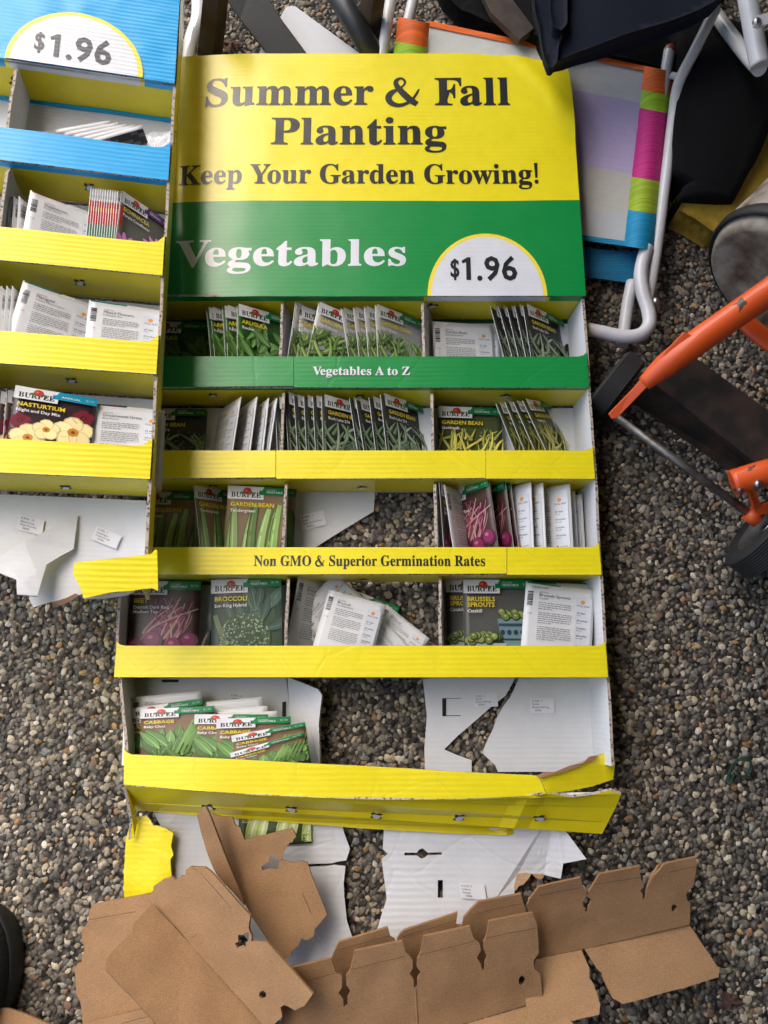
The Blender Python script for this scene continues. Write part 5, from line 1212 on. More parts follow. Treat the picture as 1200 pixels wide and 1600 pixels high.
# ---- packets in the flower display
g=WING; W1,W2,W3,W4=WFLOOR
GW='white packets in the blue tray'; GD='delphinium packet backs'; GE='echinacea packets'; GM='marigold packet backs'; GX='mixed flower packets'; GNA='nasturtium packets'; GO='ornamental grass packets'
def leanfwd(kind,tl,tr,label,group,pitch): return lie(kind,tl,tr,label,group,pitch,WING,.5)
for i in range(5):
    leanfwd('edge',(62+i*14,207+i*4.2,.050-i*.002),(183-i*2,186+i*5.5,.060-i*.002),'white edged packet, %s from top in the leaning stack of five'%ORD[i],GW,-50)
fan(g,'bdelph',[4,13,20,28],325,W2,[.050,.051,.052,.053],[50,50,50,50],[3,3,3,3],'pale packet back','beside the delphinium packet',GD,dys=[-.018]*4)
stand(g,'bdelph',42,330,W2,.058,22,-3,'white delphinium packet back facing front in the second tray',GD,dy=-.016)
fan(g,'redstrip',[139+i*3.9 for i in range(12)],325,W2,.060,62,0,'red striped echinacea packet','left of the echinacea front',GE,dys=[0]*12)
stand(g,'echinacea',186,330,W2,.062,44,-2,'purple echinacea packet facing front at the right wall',GE,dy=-.004,xs=.86)
fan(g,'bmari',[-2,7,16],485,W3,[.056,.057,.058],[58,58,58],[2,2,2],'marigold packet seen edge on','at the photo edge',GM,dys=[-.014]*3)
stand(g,'bmari',27,480,W3,.056,18,-8,'tilted white marigold packet back left of a torn divider',GM,dy=-.015)
stand(g,'bmix',145,500,W3,.014,0,0,'hindmost mixed flowers packet showing a strip of petals',GX,dy=-.018)
stand(g,'bmix',141,500,W3,.028,2,0,'middle mixed flowers packet back behind the front one',GX,dy=-.017)
stand(g,'bmix',136,500,W3,.044,6,-1,'front white mixed flowers packet back beside the corner',GX,dy=-.017)
fan(g,'nasturtium',[-4,7],650,W4,[.050,.054],[40,40],[2,2],'nasturtium packet','behind the front nasturtium',GNA,dys=[-.017]*2)
stand(g,'nasturtium',17,650,W4,.058,10,-3,'front nasturtium packet with pale and dark red flowers',GNA,dy=-.017)
stand(g,'nasturtium',78,650,W4,.012,0,0,'white edged packet flat at the back behind the nasturtiums',GNA,dy=-.010)
stand(g,'bgrass',140,660,W4,.012,0,0,'hindmost ornamental grass packet back by the right corner',GO,dy=-.019)
stand(g,'bgrass',134,660,W4,.040,6,0,'front white ornamental grass packet back',GO,dy=-.020)
# clear bags in the blue tray
def bags():
    mt,nt,b=newmat('clear_film')
    b.inputs['Base Color'].default_value=(.9,.92,.93,1); b.inputs['Roughness'].default_value=.12; b.inputs['Alpha'].default_value=.28
    for k in range(4):
        a=WING.L(203+k*9,226-k*1,.026+k*.007); mb=MB(); n=10
        V=[[mb.bm.verts.new(a+Vector((.036*i/n,.03*j/n*(.6+.1*k)-.012,.006*noise.noise(Vector((i*.5,j*.5,k*3.)))+.03*(i/n)*.4))) for i in range(n+1)] for j in range(n+1)]
        for j in range(n):
            for i in range(n): mb.setf(mb.bm.faces.new([V[j][i],V[j][i+1],V[j+1][i+1],V[j+1][i]]),(.8,.8,.8),0)
        o=mb.build('zip_bag',mt,None,smooth=True)
        bpy.data.objects[o.name].matrix_basis=WING.M; WM[o]=WING.M
        tag(o,['clear plastic bag at left end of the bag row in blue tray','clear plastic bag second from left in blue tray','clear plastic bag third from left in blue tray','clear plastic bag against the right corner of blue tray'][k],'plastic bag','clear bags in the blue tray')
bags()
# ---------------------------------------------------------------- torn brown board, shoe, litter
def board(name,parts,label,cat='cardboard',loc=None,seed=0.,group=None):
    """parts: (name, points (u,v,z), holes, crease lines)"""
    root=None; first=parts[0]
    c=sum((P(*p) for p in first[1]),Vector())/len(first[1])
    root=thing(name,label,cat,(c.x,c.y,0),group=group)
    for i,(pn,pts,holes,cre) in enumerate(parts):
        mb=MB(); W=[P(*p) for p in pts]
        # best plane through the corners, so that holes and creases lie in it
        n=Vector(); 
        for k,p in enumerate(W):
            q=W[(k+1)%len(W)]; n+=Vector(((p.y-q.y)*(p.z+q.z),(p.z-q.z)*(p.x+q.x),(p.x-q.x)*(p.y+q.y)))
        n.normalize()
        if n.z<0: n=-n
        o=sum(W,Vector())/len(W); cam_=Vector((0,0,H))
        def onp(u,v,l=0.):
            d=ray(u,v); t=((o+n*l)-cam_).dot(n)/d.dot(n); return cam_+d*t
        flat=[onp(p[0],p[1]) for p in pts]
        HO=[]
        for h in holes:
            if len(h)==4 and not isinstance(h[0],tuple):
                cx,cy,rx,ry=h; h=[(cx+rx*math.cos(2*math.pi*k/14),cy+ry*math.sin(2*math.pi*k/14)) for k in range(14)]
            HO.append([onp(u,v) for u,v in h])
        mb.sheet(flat,.003,KR,KR,KRE,holes=HO,tm=0,bm_=0,em=1,up=n)
        mb.refine(.012)
        for (a,b) in cre:
            A=onp(*a,.0004); B=onp(*b,.0004); d=(B-A).normalized().cross(n)*.0006
            k=max(2,int((B-A).length/.01)); 
            for j in range(k):
                p=A+(B-A)*(j/k); q=A+(B-A)*((j+1)/k)
                mb.face([p-d,q-d,q+d,p+d][::-1],tuple(x*.62 for x in KR),0); mb.face([p+d+n*1e-5,q+d+n*1e-5,q+d*2.2+n*1e-5,p+d*2.2+n*1e-5][::-1],tuple(min(1,x*1.3) for x in KR),0)
        s=seed+i*0
        mb.warp(lambda p:Vector((p.x+.0003*noise.noise(p*200),p.y+.0003*noise.noise(p*200+Vector((9,0,0))),p.z+.0060*noise.noise(Vector((p.x*7+s,p.y*7,0.)))+.0016*noise.noise(Vector((p.x*28+s,p.y*28,3.))))))
        mb.build(pn,[M_KRAFT,M_KRAFT],root)
    return root
board('torn_cardboard',[('panel',[(141,1420,.05),(145,1413,.05),(234,1395,.05),(300,1420,.05),(330,1600,.045),(330,1660,.045),(128,1660,.045),(128,1598,.045),(127,1580,.045),(125,1566,.045),(119,1556,.045),(118,1538,.045),(116,1516,.045),(120,1506,.045),(127,1504,.045),(127,1496,.045),(132,1482,.045),(128,1470,.045),(127,1454,.045),(136,1442,.045),(138,1432,.045)],[],[((138,1438),(212,1424))]),
  ('lower_strip',[(130,1600,.055),(228,1576,.06),(246,1606,.06),(200,1640,.055),(132,1650,.05)],[],[((190,1600),(232,1588))])],
  'wavy edged brown cardboard piece lying under the folded one at the bottom left',seed=1)
STAR=[(372,1460),(373,1471),(367,1474),(371,1481),(378,1478),(385,1480),(384,1473),(389,1468),(389,1454),(379,1460)]
board('cardboard_insert',[
  ('lower_panel',[(237,1413,0.071),(207,1445,0.086),(207,1459,0.090),(201,1461,0.090),(184,1477,0.096),(166,1498,0.106),(166,1516,0.110),(243,1600,0.114),(292,1655,0.116),(462,1660,0.076),(409,1599,0.071)],[],[]),
  ('upper_panel',[(237,1413,0.070),(230,1403,0.071),(231,1398,0.071),(239,1392,0.072),(240,1385,0.072),(252,1376,0.076),(267,1370,0.076),(274,1376,0.076),(283,1369,0.080),(290,1369,0.082),(290,1359,0.084),(298,1354,0.086),(320,1355,0.090),(329,1361,0.092),(392,1430,0.101),(390,1440,0.101),(389,1450,0.100),(394,1462,0.100),(393,1470,0.100),(418,1472,0.104),(489,1552,0.114),(476,1571,0.112),(461,1578,0.108),(452,1573,0.106),(444,1570,0.106),(438,1574,0.104),(441,1585,0.104),(441,1589,0.102),(426,1602,0.098),(462,1660,0.091),(409,1599,0.070)],[STAR,(410,1555,5.5,6.5)],[((312,1363),(362,1418)),((298,1467),(308,1461)),((300,1356),(309,1361))])],
  'folded brown cardboard insert with a star cut and round hole',seed=2)
board('torn_cardboard',[
  ('panel',[(331,1272,.05),(345,1276,.052),(363,1277,.052),(367,1289,.052),(375,1294,.052),(382,1313,.052),(457,1293,.056),(463,1307,.056),(447,1323,.055),(442,1336,.054),(440,1343,.054),(436,1348,.054),(432,1359,.052),(425,1357,.052),(410,1361,.052),(408,1355,.052),(420,1346,.052),(422,1337,.052),(424,1335,.05),(433,1342,.05),(442,1344,.054),(448,1346,.054),(457,1348,.054),(473,1345,.054),(480,1348,.054),(492,1381,.052),(511,1429,.05),(492,1451,.048),(490,1463,.047),(480,1469,.047),(471,1466,.047),(466,1478,.046),(455,1486,.045),(456,1492,.045),(445,1498,.045),(425,1480,.045),(392,1432,.046),(384,1416,.046),(330,1350,.05)],[],[((472,1396),(486,1428))]),
  ('side_flap',[(321,1261,.088),(313,1266,.086),(307,1274,.084),(313,1300,.080),(322,1330,.074),(332,1356,.070),(338,1368,.068),(381,1416,.058),(378,1405,.064),(356,1350,.078),(327,1273,.090)],[],[])],
  'shaded brown cardboard panel with a ragged right edge and upright strip',seed=3)
S1=[(534,1526),(534,1543),(529,1552),(536,1561),(537,1573),(543,1573),(543,1559),(548,1550),(541,1540),(541,1526)]
board('cardboard_tray',[
  ('front_panel',[(440,1517,0.093),(457,1512,0.092),(517,1498,0.090),(524,1520,0.082)]+[(a,b,.076) for a,b in S1]+[(547,1517,0.082),(554,1486,0.090),(629,1470,0.090),(634,1487,0.084),(644,1498,0.080),(645,1512,0.078),(640,1521,0.075),(646,1529,0.073),(647,1543,0.070),(652,1543,0.070),(652,1529,0.073),(658,1520,0.075),(651,1510,0.078),(652,1498,0.080),(657,1489,0.084),(662,1463,0.090),(734,1447,0.090),(740,1466,0.084),(749,1473,0.081),(751,1484,0.078),(745,1496,0.075),(751,1505,0.073),(753,1516,0.071),(757,1516,0.071),(757,1505,0.073),(761,1494,0.075),(756,1484,0.078),(755,1472,0.081),(760,1463,0.084),(764,1440,0.090),(832,1426,0.090),(839,1445,0.085),(842,1489,0.074),(834,1501,0.071),(835,1514,0.068),(844,1521,0.066),(849,1564,0.056),(727,1600,0.056),(640,1626,0.056),(440,1690,0.056)],[(816,1533,5.5,8)],[((478,1534),(522,1522)),((548,1516),(632,1494)),((655,1492),(741,1470)),((759,1466),(838,1450)),((650,1545),(653,1600))]),
  ('back_panel',[(518,1500,0.055),(522,1489,0.055),(529,1473,0.055),(606,1449,0.055),(610,1465,0.055),(617,1468,0.055),(620,1480,0.055),(620,1470,0.055),(624,1461,0.055),(631,1454,0.055),(715,1426,0.055),(712,1446,0.055),(722,1446,0.055),(725,1433,0.055),(736,1421,0.055),(748,1410,0.055),(814,1397,0.055),(817,1408,0.055),(822,1424,0.055),(826,1520,0.016),(700,1565,0.016),(600,1585,0.016),(520,1590,0.016)],[],[((526,1486),(608,1462)),((628,1464),(713,1438)),((733,1430),(816,1412))]),
  ('lower_flap',[(849,1565,0.056),(893,1597,0.070),(935,1650,0.088),(600,1700,0.088),(440,1700,0.068),(640,1627,0.056),(727,1601,0.056)],[],[])],
  'long brown cardboard tray with three keyhole slots along its upper edge',seed=4)
board('cardboard_tray',[
  ('back_panel',[(826,1424,0.064),(824,1414,0.066),(829,1404,0.067),(842,1386,0.070),(908,1372,0.070),(911,1384,0.067),(917,1396,0.064),(917,1404,0.063),(911,1413,0.060),(915,1421,0.058),(916,1427,0.057),(920,1427,0.057),(921,1418,0.059),(927,1410,0.060),(921,1403,0.062),(922,1394,0.064),(928,1384,0.066),(938,1367,0.070),(1000,1355,0.070),(1003,1375,0.066),(1008,1386,0.063),(1002,1393,0.062),(1006,1399,0.060),(1006,1407,0.058),(1010,1407,0.058),(1011,1397,0.060),(1014,1388,0.063),(1022,1372,0.066),(1040,1351,0.070),(1089,1340,0.072),(1089,1357,0.068),(1084,1387,0.060),(1076,1392,0.059),(1073,1399,0.056),(1075,1407,0.055),(1080,1412,0.053),(1078,1445,0.038),(911,1484,0.038),(838,1498,0.038),(832,1500,0.038)],[(1055,1420,4.8,6)],[((842,1400),(910,1388)),((928,1384),(1001,1373)),((1046,1364),(1088,1355))]),
  ('turned_corner',[(1014,1391,0.060),(1020,1372,0.063),(1031,1354,0.066),(1048,1348,0.054),(1046,1364,0.054)],[],[]),
  ('lower_flap',[(914,1484,0.037),(1078,1446,0.037),(1124,1515,0.048),(1123,1527,0.048),(973,1568,0.052),(957,1559,0.052),(941,1527,0.046),(940,1520,0.045),(933,1514,0.044)],[],[]),
  ('lower_flap',[(838,1499,0.038),(909,1485,0.038),(921,1512,0.050),(921,1528,0.054),(927,1536,0.056),(938,1569,0.064),(936,1585,0.066),(892,1597,0.068),(830,1612,0.068),(820,1560,0.054)],[],[])],
  'shorter brown cardboard tray with a raised flap over the gravel',seed=5)
board('cardboard_scrap',[('panel',[(-40,1582,.03),(0,1576,.03),(12,1576,.03),(44,1587,.03),(80,1602,.03),(120,1650,.03),(-40,1680,.03)],[],[])],'pointed corner of brown cardboard below the black shoe',seed=6)
def shoe():
    r=thing('shoe','black knit shoe with a dark rubber sole at the left edge','shoe',tuple(P(-40,1530,0)))
    # toe box: cross sections along the foot
    a=P(-14,1404,0); d=Vector((-.02,-1,0)).normalized(); sdir=Vector((1,-.02,0))
    prof=[(0,.006,.030),(.005,.024,.040),(.014,.037,.050),(.028,.046,.058),(.048,.052,.064),(.075,.054,.070),(.10,.050,.080),(.125,.040,.092),(.16,.034,.1)]
    def loft(name,mat,zs,wk,n=20):
        mb=MB(); rows=[]
        for (t,w_,h_) in prof:
            row=[]
            for k in range(n+1):
                an=math.pi*k/n; x=math.cos(an)*w_*wk; z=zs(h_,math.sin(an))
                row.append(mb.bm.verts.new(a+d*t+sdir*(x-.012*(1-t/.2))+Vector((0,0,z))))
            rows.append(row)
        for p,q in zip(rows,rows[1:]):
            for k in range(n): f=mb.bm.faces.new([p[k],p[k+1],q[k+1],q[k]]); mb.setf(f,(.01,.01,.012),0); f.smooth=True
        for rw in (rows[0],rows[-1][::-1]): mb.setf(mb.bm.faces.new(rw),(.01,.01,.012),0)
        bmesh.ops.recalc_face_normals(mb.bm,faces=mb.bm.faces[:])
        return mb.build(name,mat,r)
    m,nt,b=newmat('black_knit')
    tc=N(nt,'ShaderNodeTexCoord'); vo=N(nt,'ShaderNodeTexVoronoi'); vo.inputs['Scale'].default_value=420; nt.links.new(tc.outputs['Object'],vo.inputs[0])
    b.inputs['Base Color'].default_value=(.011,.012,.017,1); b.inputs['Roughness'].default_value=.75
    bp=N(nt,'ShaderNodeBump'); bp.inputs['Distance'].default_value=.0012; nt.links.new(vo.outputs['Distance'],bp.inputs['Height']); nt.links.new(bp.outputs[0],b.inputs['Normal'])
    loft('upper',m,lambda h,s:.018+(h-.018)*s**.75,.95)
    loft('sole',simple('shoe_rubber',(.012,.013,.014),.55,bump=.0004,scale=200),lambda h,s:.002+.024*min(1,s*3),1.07)
shoe()
def litter():
    mb=MB(); q=[(1133,1222),(1140,1205),(1147,1192),(1158,1184),(1170,1184),(1172,1196),(1168,1210),(1156,1212),(1147,1208),(1142,1216),(1140,1226)]
    for k in range(2):
        mb.tube([P(u+k*2,v+k*2,.006+.0015*math.sin(i*2.+k)) for i,(u,v) in enumerate(q)],.0009,(.02,.12,.06),0,6,4)
    o=mb.build('twine_loop',simple('green_twine',(.012,.055,.036),.8,bump=.0005,scale=300)); tag(o,'small loop of dark green twine on the gravel','twine')
    def leaf_(name,c,rad,label,col,z=.006,sd=1):
        r=random.Random(sd); mb=MB(); p=P(*c,z); n=16; ring=[]
        cv=mb.bm.verts.new(p+Vector((0,0,.004)))
        for i in range(n):
            t=2*math.pi*i/n; k=rad*(1+.35*math.sin(t*3+sd)+r.uniform(-.15,.15)); ring.append(mb.bm.verts.new(p+Vector((math.cos(t)*k,math.sin(t)*k*.7,r.uniform(-.002,.004)))))
        for i in range(n): mb.setf(mb.bm.faces.new([cv,ring[i],ring[(i+1)%n]]),col,0)
        mb.refine(.004); mb.warp(lambda v:v+Vector((0,0,.003*noise.noise(v*150))))
        o=mb.build(name,simple('dry_leaf_'+str(sd),col,.8,var=.4,scale=120),smooth=True); tag(o,label,'leaf')
    leaf_('dry_leaf',(362,70),.014,'crumpled brown dry leaf on gravel beside the wooden leg',(.10,.05,.035),sd=1)
    leaf_('dry_leaf',(1140,1566),.012,'dark red brown leaf flat on the gravel at lower right',(.09,.045,.035),sd=2)
litter()
# ---------------------------------------------------------------- stored things beyond the display
M_WPAINT=simple('white_enamel',(.62,.61,.60),.35,var=.12,scale=14,coat=.2)
M_DARK=simple('black_cloth',(.004,.004,.0045),.9,spec=.15,bump=.002,scale=60)
def chair():
    t=thing('beach_chair','folded white tube beach chair with striped sling beside the display','folding chair',tuple(P(850,230,0)))
    z=.045
    # sling: the pale inside, hems folded over the side tubes
    TL,TR,BR,BL=(622,26),(1055,116),(1024,391),(585,330)
    def q(s,t_):   # s across 0..1, t down 0..1, in photo pixels
        u=(TL[0]*(1-s)+TR[0]*s)*(1-t_)+(BL[0]*(1-s)+BR[0]*s)*t_; v=(TL[1]*(1-s)+TR[1]*s)*(1-t_)+(BL[1]*(1-s)+BR[1]*s)*t_
        return u,v
    C0=C(232,104,30);C1=C(150,190,30);C2=C(190,34,118);C3=C(154,178,34);C4=C(0,138,180)
    bands=[(0,.125,C0),(.125,.225,C1),(.225,.61,C2),(.61,.80,C3),(.80,1.01,C4)]
    pale=[(0,.20,(.60,.61,.58)),(.20,.60,(.55,.46,.66)),(.60,.82,(.56,.54,.48)),(.82,1.01,(.54,.55,.54))]
    m,nt,b=newmat('woven_sling')
    at=N(nt,'ShaderNodeAttribute'); at.attribute_name='Col'; tc=N(nt,'ShaderNodeTexCoord')
    mp=N(nt,'ShaderNodeMapping'); mp.inputs['Scale'].default_value=(5,900,5); mp.inputs['Rotation'].default_value=(0,0,.17)
    nt.links.new(tc.outputs['Object'],mp.inputs[0]); nz=N(nt,'ShaderNodeTexNoise'); nz.inputs['Scale'].default_value=1; nz.inputs['Detail'].default_value=3
    nt.links.new(mp.outputs[0],nz.inputs[0]); nt.links.new(mix_mul(nt,at.outputs['Color'],nz.outputs[0],.62,1.35),b.inputs['Base Color']); b.inputs['Roughness'].default_value=.7
    m2=card_mat('sling_inside',rough=.8,ripple=.00012,per=.002,spec=.2)
    def cloth(name,s0,s1,t0,t1,zf,bs,mat,ns,nt_):
        mb=MB(); V=[]
        for j in range(nt_+1):
            t_=t0+(t1-t0)*j/nt_; V.append([])
            for i in range(ns+1):
                s=s0+(s1-s0)*i/ns; u,v=q(s,t_); V[-1].append(mb.bm.verts.new(P(u,v,zf(s,t_))))
        for j in range(nt_):
            tm=t0+(t1-t0)*(j+.5)/nt_; c=([b_[2] for b_ in bs if b_[0]<=tm<b_[1]] or [bs[0][2]])[0]
            for i in range(ns): f=mb.bm.faces.new([V[j+1][i],V[j+1][i+1],V[j][i+1],V[j][i]]); mb.setf(f,c,0); f.smooth=True
        return mb.build(name,mat,t)
    zb=lambda s,t_:z-.004-.012*math.sin(math.pi*s)
    cloth('seat_fabric',.11,.893,.012,.985,zb,pale,m2,24,90)
    cloth('hem',.0,.115,0,1,lambda s,t_:z+.017*max(0,math.sin(min(1,s/.115)*math.pi))**.6-.004,bands,m,10,120)
    cloth('hem',.888,1.0,-.012,1,lambda s,t_:z+.018*max(0,math.sin((s-.888)/.112*math.pi))**.6-.004,bands,m,10,120)
    cloth('hem',.11,.893,-.012,.016,lambda s,t_:zb(s,t_)+.002,[(-1,2,C0)],m,24,2)
    cloth('hem',.11,.893,.972,1,lambda s,t_:zb(s,t_)+.002,[(-1,2,C4)],m,24,2)
    # lower blue panel
    mb=MB(); pts=[(820,360),(905,383),(960,392),(1000,393),(996,442),(975,440),(905,430),(820,425)]
    mb.sheet([P(u,v,.022) for u,v in pts],.0015,C(0,104,142),tm=0); mb.refine(.015); mb.warp(lambda p:p+Vector((0,0,.004*noise.noise(p*20)))); mb.build('lower_fabric',m,t)
    def tb(name,pts,r,n=16,sm=6,mat=M_WPAINT):
        mb=MB(); mb.tube([P(*p) for p in pts],r,(.6,.6,.6),0,n,sm); return mb.build(name,mat,t)
    tb('side_tube',[(1046,78,.050),(1040,116,.049),(1018,250,.045),(1004,380,.046)],.0082)
    tb('side_tube',[(1010,386,.046),(1001,425,.047),(1004,456,.048),(1013,486,.049),(1014,508,.05),(1000,523,.05),(975,526,.048),(940,519,.044),(916,514,.040)],.0092,16,8)
    tb('side_tube',[(612,-12,.045),(606,30,.045),(600,70,.045),(590,120,.045)],.0085)
    tb('side_tube',[(648,-12,.043),(640,24,.043),(630,60,.042)],.0085)
    tb('back_leg',[(1118,14,.085),(1085,80,.075),(1060,132,.065),(1051,190,.058),(1040,280,.05),(1024,400,.04),(1010,480,.034)],.0078)
    tb('leg_brace',[(988,440,.030),(980,480,.026),(972,540,.022)],.0085,14,3)
    mb=MB(); 
    c=P(1046,74,.051); mb.lathe([(0,.003),(.006,.002),(.0085,-.004),(.0085,-.010)],Matrix.Translation(c)@Matrix.Rotation(-1.4,4,'X'),n=16); mb.build('end_cap',simple('red_plastic',(.25,.02,.02),.5),t)
    for (u,v,zz) in ((1025,471,.046),):
        mb=MB(); mb.lathe([(0,.004),(.004,.0035),(.006,0),(.006,-.008)],Matrix.Translation(P(u,v,zz)),n=14); mb.build('rivet',simple('zinc_%d'%u,(.5,.5,.5),.35,1),t)
    mb=MB(); mb.tube([P(1050,118,.058),P(1062,121,.066)],.005,(.6,.6,.6),0,10); mb.build('hinge_pin',M_WPAINT,t)
chair()
def frame2():
    t=thing('folding_frame','white tube folding frame with a bolted bracket at upper right','folding chair',tuple(P(1180,60,0)))
    for nm,pts,r in (('tube',[(1163,-30,.16),(1172,20,.15),(1181,70,.14),(1188,104,.135)],.0125),('tube',[(1108,8,.05),(1140,52,.075),(1168,88,.105),(1187,108,.13)],.0095),('tube',[(1230,-20,.10),(1226,60,.10),(1220,110,.1)],.011)):
        mb=MB(); mb.tube([P(*p) for p in pts],r,(.6,.6,.6),0,16,5); mb.build(nm,M_WPAINT,t)
    mb=MB(); mb.sheet([P(u,v,.172) for u,v in [(1176,30),(1180,26),(1215,14),(1218,32),(1184,42),(1178,40)]],.003,(.6,.6,.6)); mb.build('bracket',M_WPAINT,t)
    mb=MB(); mb.lathe([(0,.004),(.003,.0038),(.005,.002),(.0055,-.002)],Matrix.Translation(P(1183,34,.173)),n=16); mb.build('bolt',simple('zinc',(.55,.55,.55),.3,1),t)
    mb=MB(); mb.sheet([P(u,v,.03) for u,v in [(1185,112),(1200,104),(1230,100),(1230,150),(1204,146),(1192,128)]],.002,(.6,.6,.6)); mb.refine(.006); mb.warp(lambda p:p+Vector((0,0,.012*noise.noise(p*60)))); 
    o=mb.build('plastic_wrap',simple('crumpled_film',(.5,.55,.62),.15,coat=.5)); tag(o,'crumpled shiny plastic wrap below the white folding frame','plastic wrap')
frame2()
def cloths():
    def mass(name,label,cat,pts,z0,z1,mat,amp,fr,seed,parent=None,ref=.018,puff=.02):
        mb=MB(); mb.sheet([P(u,v,z1) for u,v in pts],z1-z0,(.01,.01,.01)); mb.refine(ref,7)
        c=sum((P(u,v,z1) for u,v in pts),Vector())/len(pts)
        def f(p):
            d=(Vector((p.x,p.y,0))-Vector((c.x,c.y,0))).length
            k=(p.z-z0)/(z1-z0)
            return p+Vector((amp*.5*noise.noise(p*fr+Vector((seed,0,0))),amp*.5*noise.noise(p*fr+Vector((0,seed,9))),k*(amp*noise.noise(Vector((p.x*fr,p.y*fr*.35,seed)))+puff*(1-min(1,d/.18)**2))))
        mb.warp(f); o=mb.build(name,mat,parent,smooth=True)
        if label: tag(o,label,cat)
        return o
    nv,nt,b=newmat('navy_canvas'); b.inputs['Base Color'].default_value=(.005,.0075,.018,1); b.inputs['Roughness'].default_value=.8; b.inputs['Specular IOR Level'].default_value=.2
    t=thing('canvas_cover','dark navy canvas cover hanging over the display corner','cover',tuple(P(960,40,0)))
    mass('main_fold',None,None,[(862,-60),(872,30),(876,60),(868,96),(868,104),(880,101),(902,92),(950,79),(1000,64),(1050,48),(1085,34),(1112,18),(1135,-8),(1150,-60)],.112,.122,nv,.010,12,3.,t)
    mass('side_fold',None,None,[(832,-60),(835,15),(843,40),(845,60),(850,90),(855,106),(861,108),(868,100),(874,70),(868,30),(866,-60)],.124,.135,nv,.006,30,5.,t,.01,.004)
    mass('corner_fold',None,None,[(862,-60),(860,20),(864,46),(876,51),(884,40),(886,10),(890,-60)],.140,.150,nv,.005,30,8.,t,.01,.003)
    mass('cloth_heap','black cloth heap in shadow above the beach chair sling','cloth',[(668,-60),(690,-10),(720,20),(760,40),(800,55),(838,72),(850,100),(900,86),(960,100),(1040,112),(1048,80),(1075,40),(1110,10),(1130,-60)],.002,.030,M_DARK,.010,14,11.)
    mb=MB(); mb.sheet([P(u,v,.052) for u,v in [(738,-40),(772,-40),(835,44),(812,62),(768,20)]],.012,(.1,.06,.04)); o=mb.build('wood_slat',simple('dark_wood',(.055,.036,.024),.7,var=.4,scale=40),bevel=.001); tag(o,'dark wooden slat lying across the black cloth heap','slat')
    # the black bag with its yellow band
    y=simple('yellow_webbing',(.34,.22,.015),.75,bump=.001,scale=90,var=.15)
    bag=thing('tote_bag','black tote bag with a wide yellow band in the shade','bag',tuple(P(1130,220,0)))
    mass('yellow_band',None,None,[(1022,262),(1045,276),(1064,282),(1066,302),(1052,338),(1078,352),(1108,372),(1140,362),(1230,300),(1230,150),(1180,230),(1140,312),(1080,320)],.004,.030,y,.006,14,2.,bag)
    mass('body',None,None,[(1062,40),(1110,20),(1240,60),(1240,150),(1196,196),(1172,262),(1144,316),(1100,314),(1060,314),(1062,300),(1078,290),(1062,280),(1046,272),(1044,230),(1052,150)],.004,.052,M_DARK,.010,12,4.,bag)
cloths()
def tank():
    t=thing('gas_cylinder','rust speckled off white gas cylinder lying at the right edge','cylinder',tuple(P(1260,420,0)))
    ax=(P(1290,330,.1)-P(1172,448,.1)).normalized(); o=P(1192,446,.10)
    M=Matrix.Translation(o)@ax.to_track_quat('Z','Y').to_matrix().to_4x4()
    m=simple('rusty_white_paint',(.33,.29,.23),.65,scale=34,col2=(.10,.055,.032),thr=(.40,.68),bump=.0006,detail=12)
    mb=MB(); mb.lathe([(0,.02),(.062,.016),(.078,.006),(.085,.012),(.092,.026),(.095,.05),(.095,.30),(.06,.34),(0,.36)],M); mb.build('body',m,t)
    mb=MB(); mb.lathe([(.090,.020),(.0925,.016),(.0965,.022),(.0975,.030),(.0955,.036)],M); mb.build('foot_ring',simple('black_rim',(.012,.011,.010),.6),t)
    mb=MB(); mb.lathe([(.0955,.118),(.0962,.120),(.0962,.128),(.0955,.130)],M); mb.build('red_band',simple('faded_red',(.22,.05,.04),.6),t)
tank()
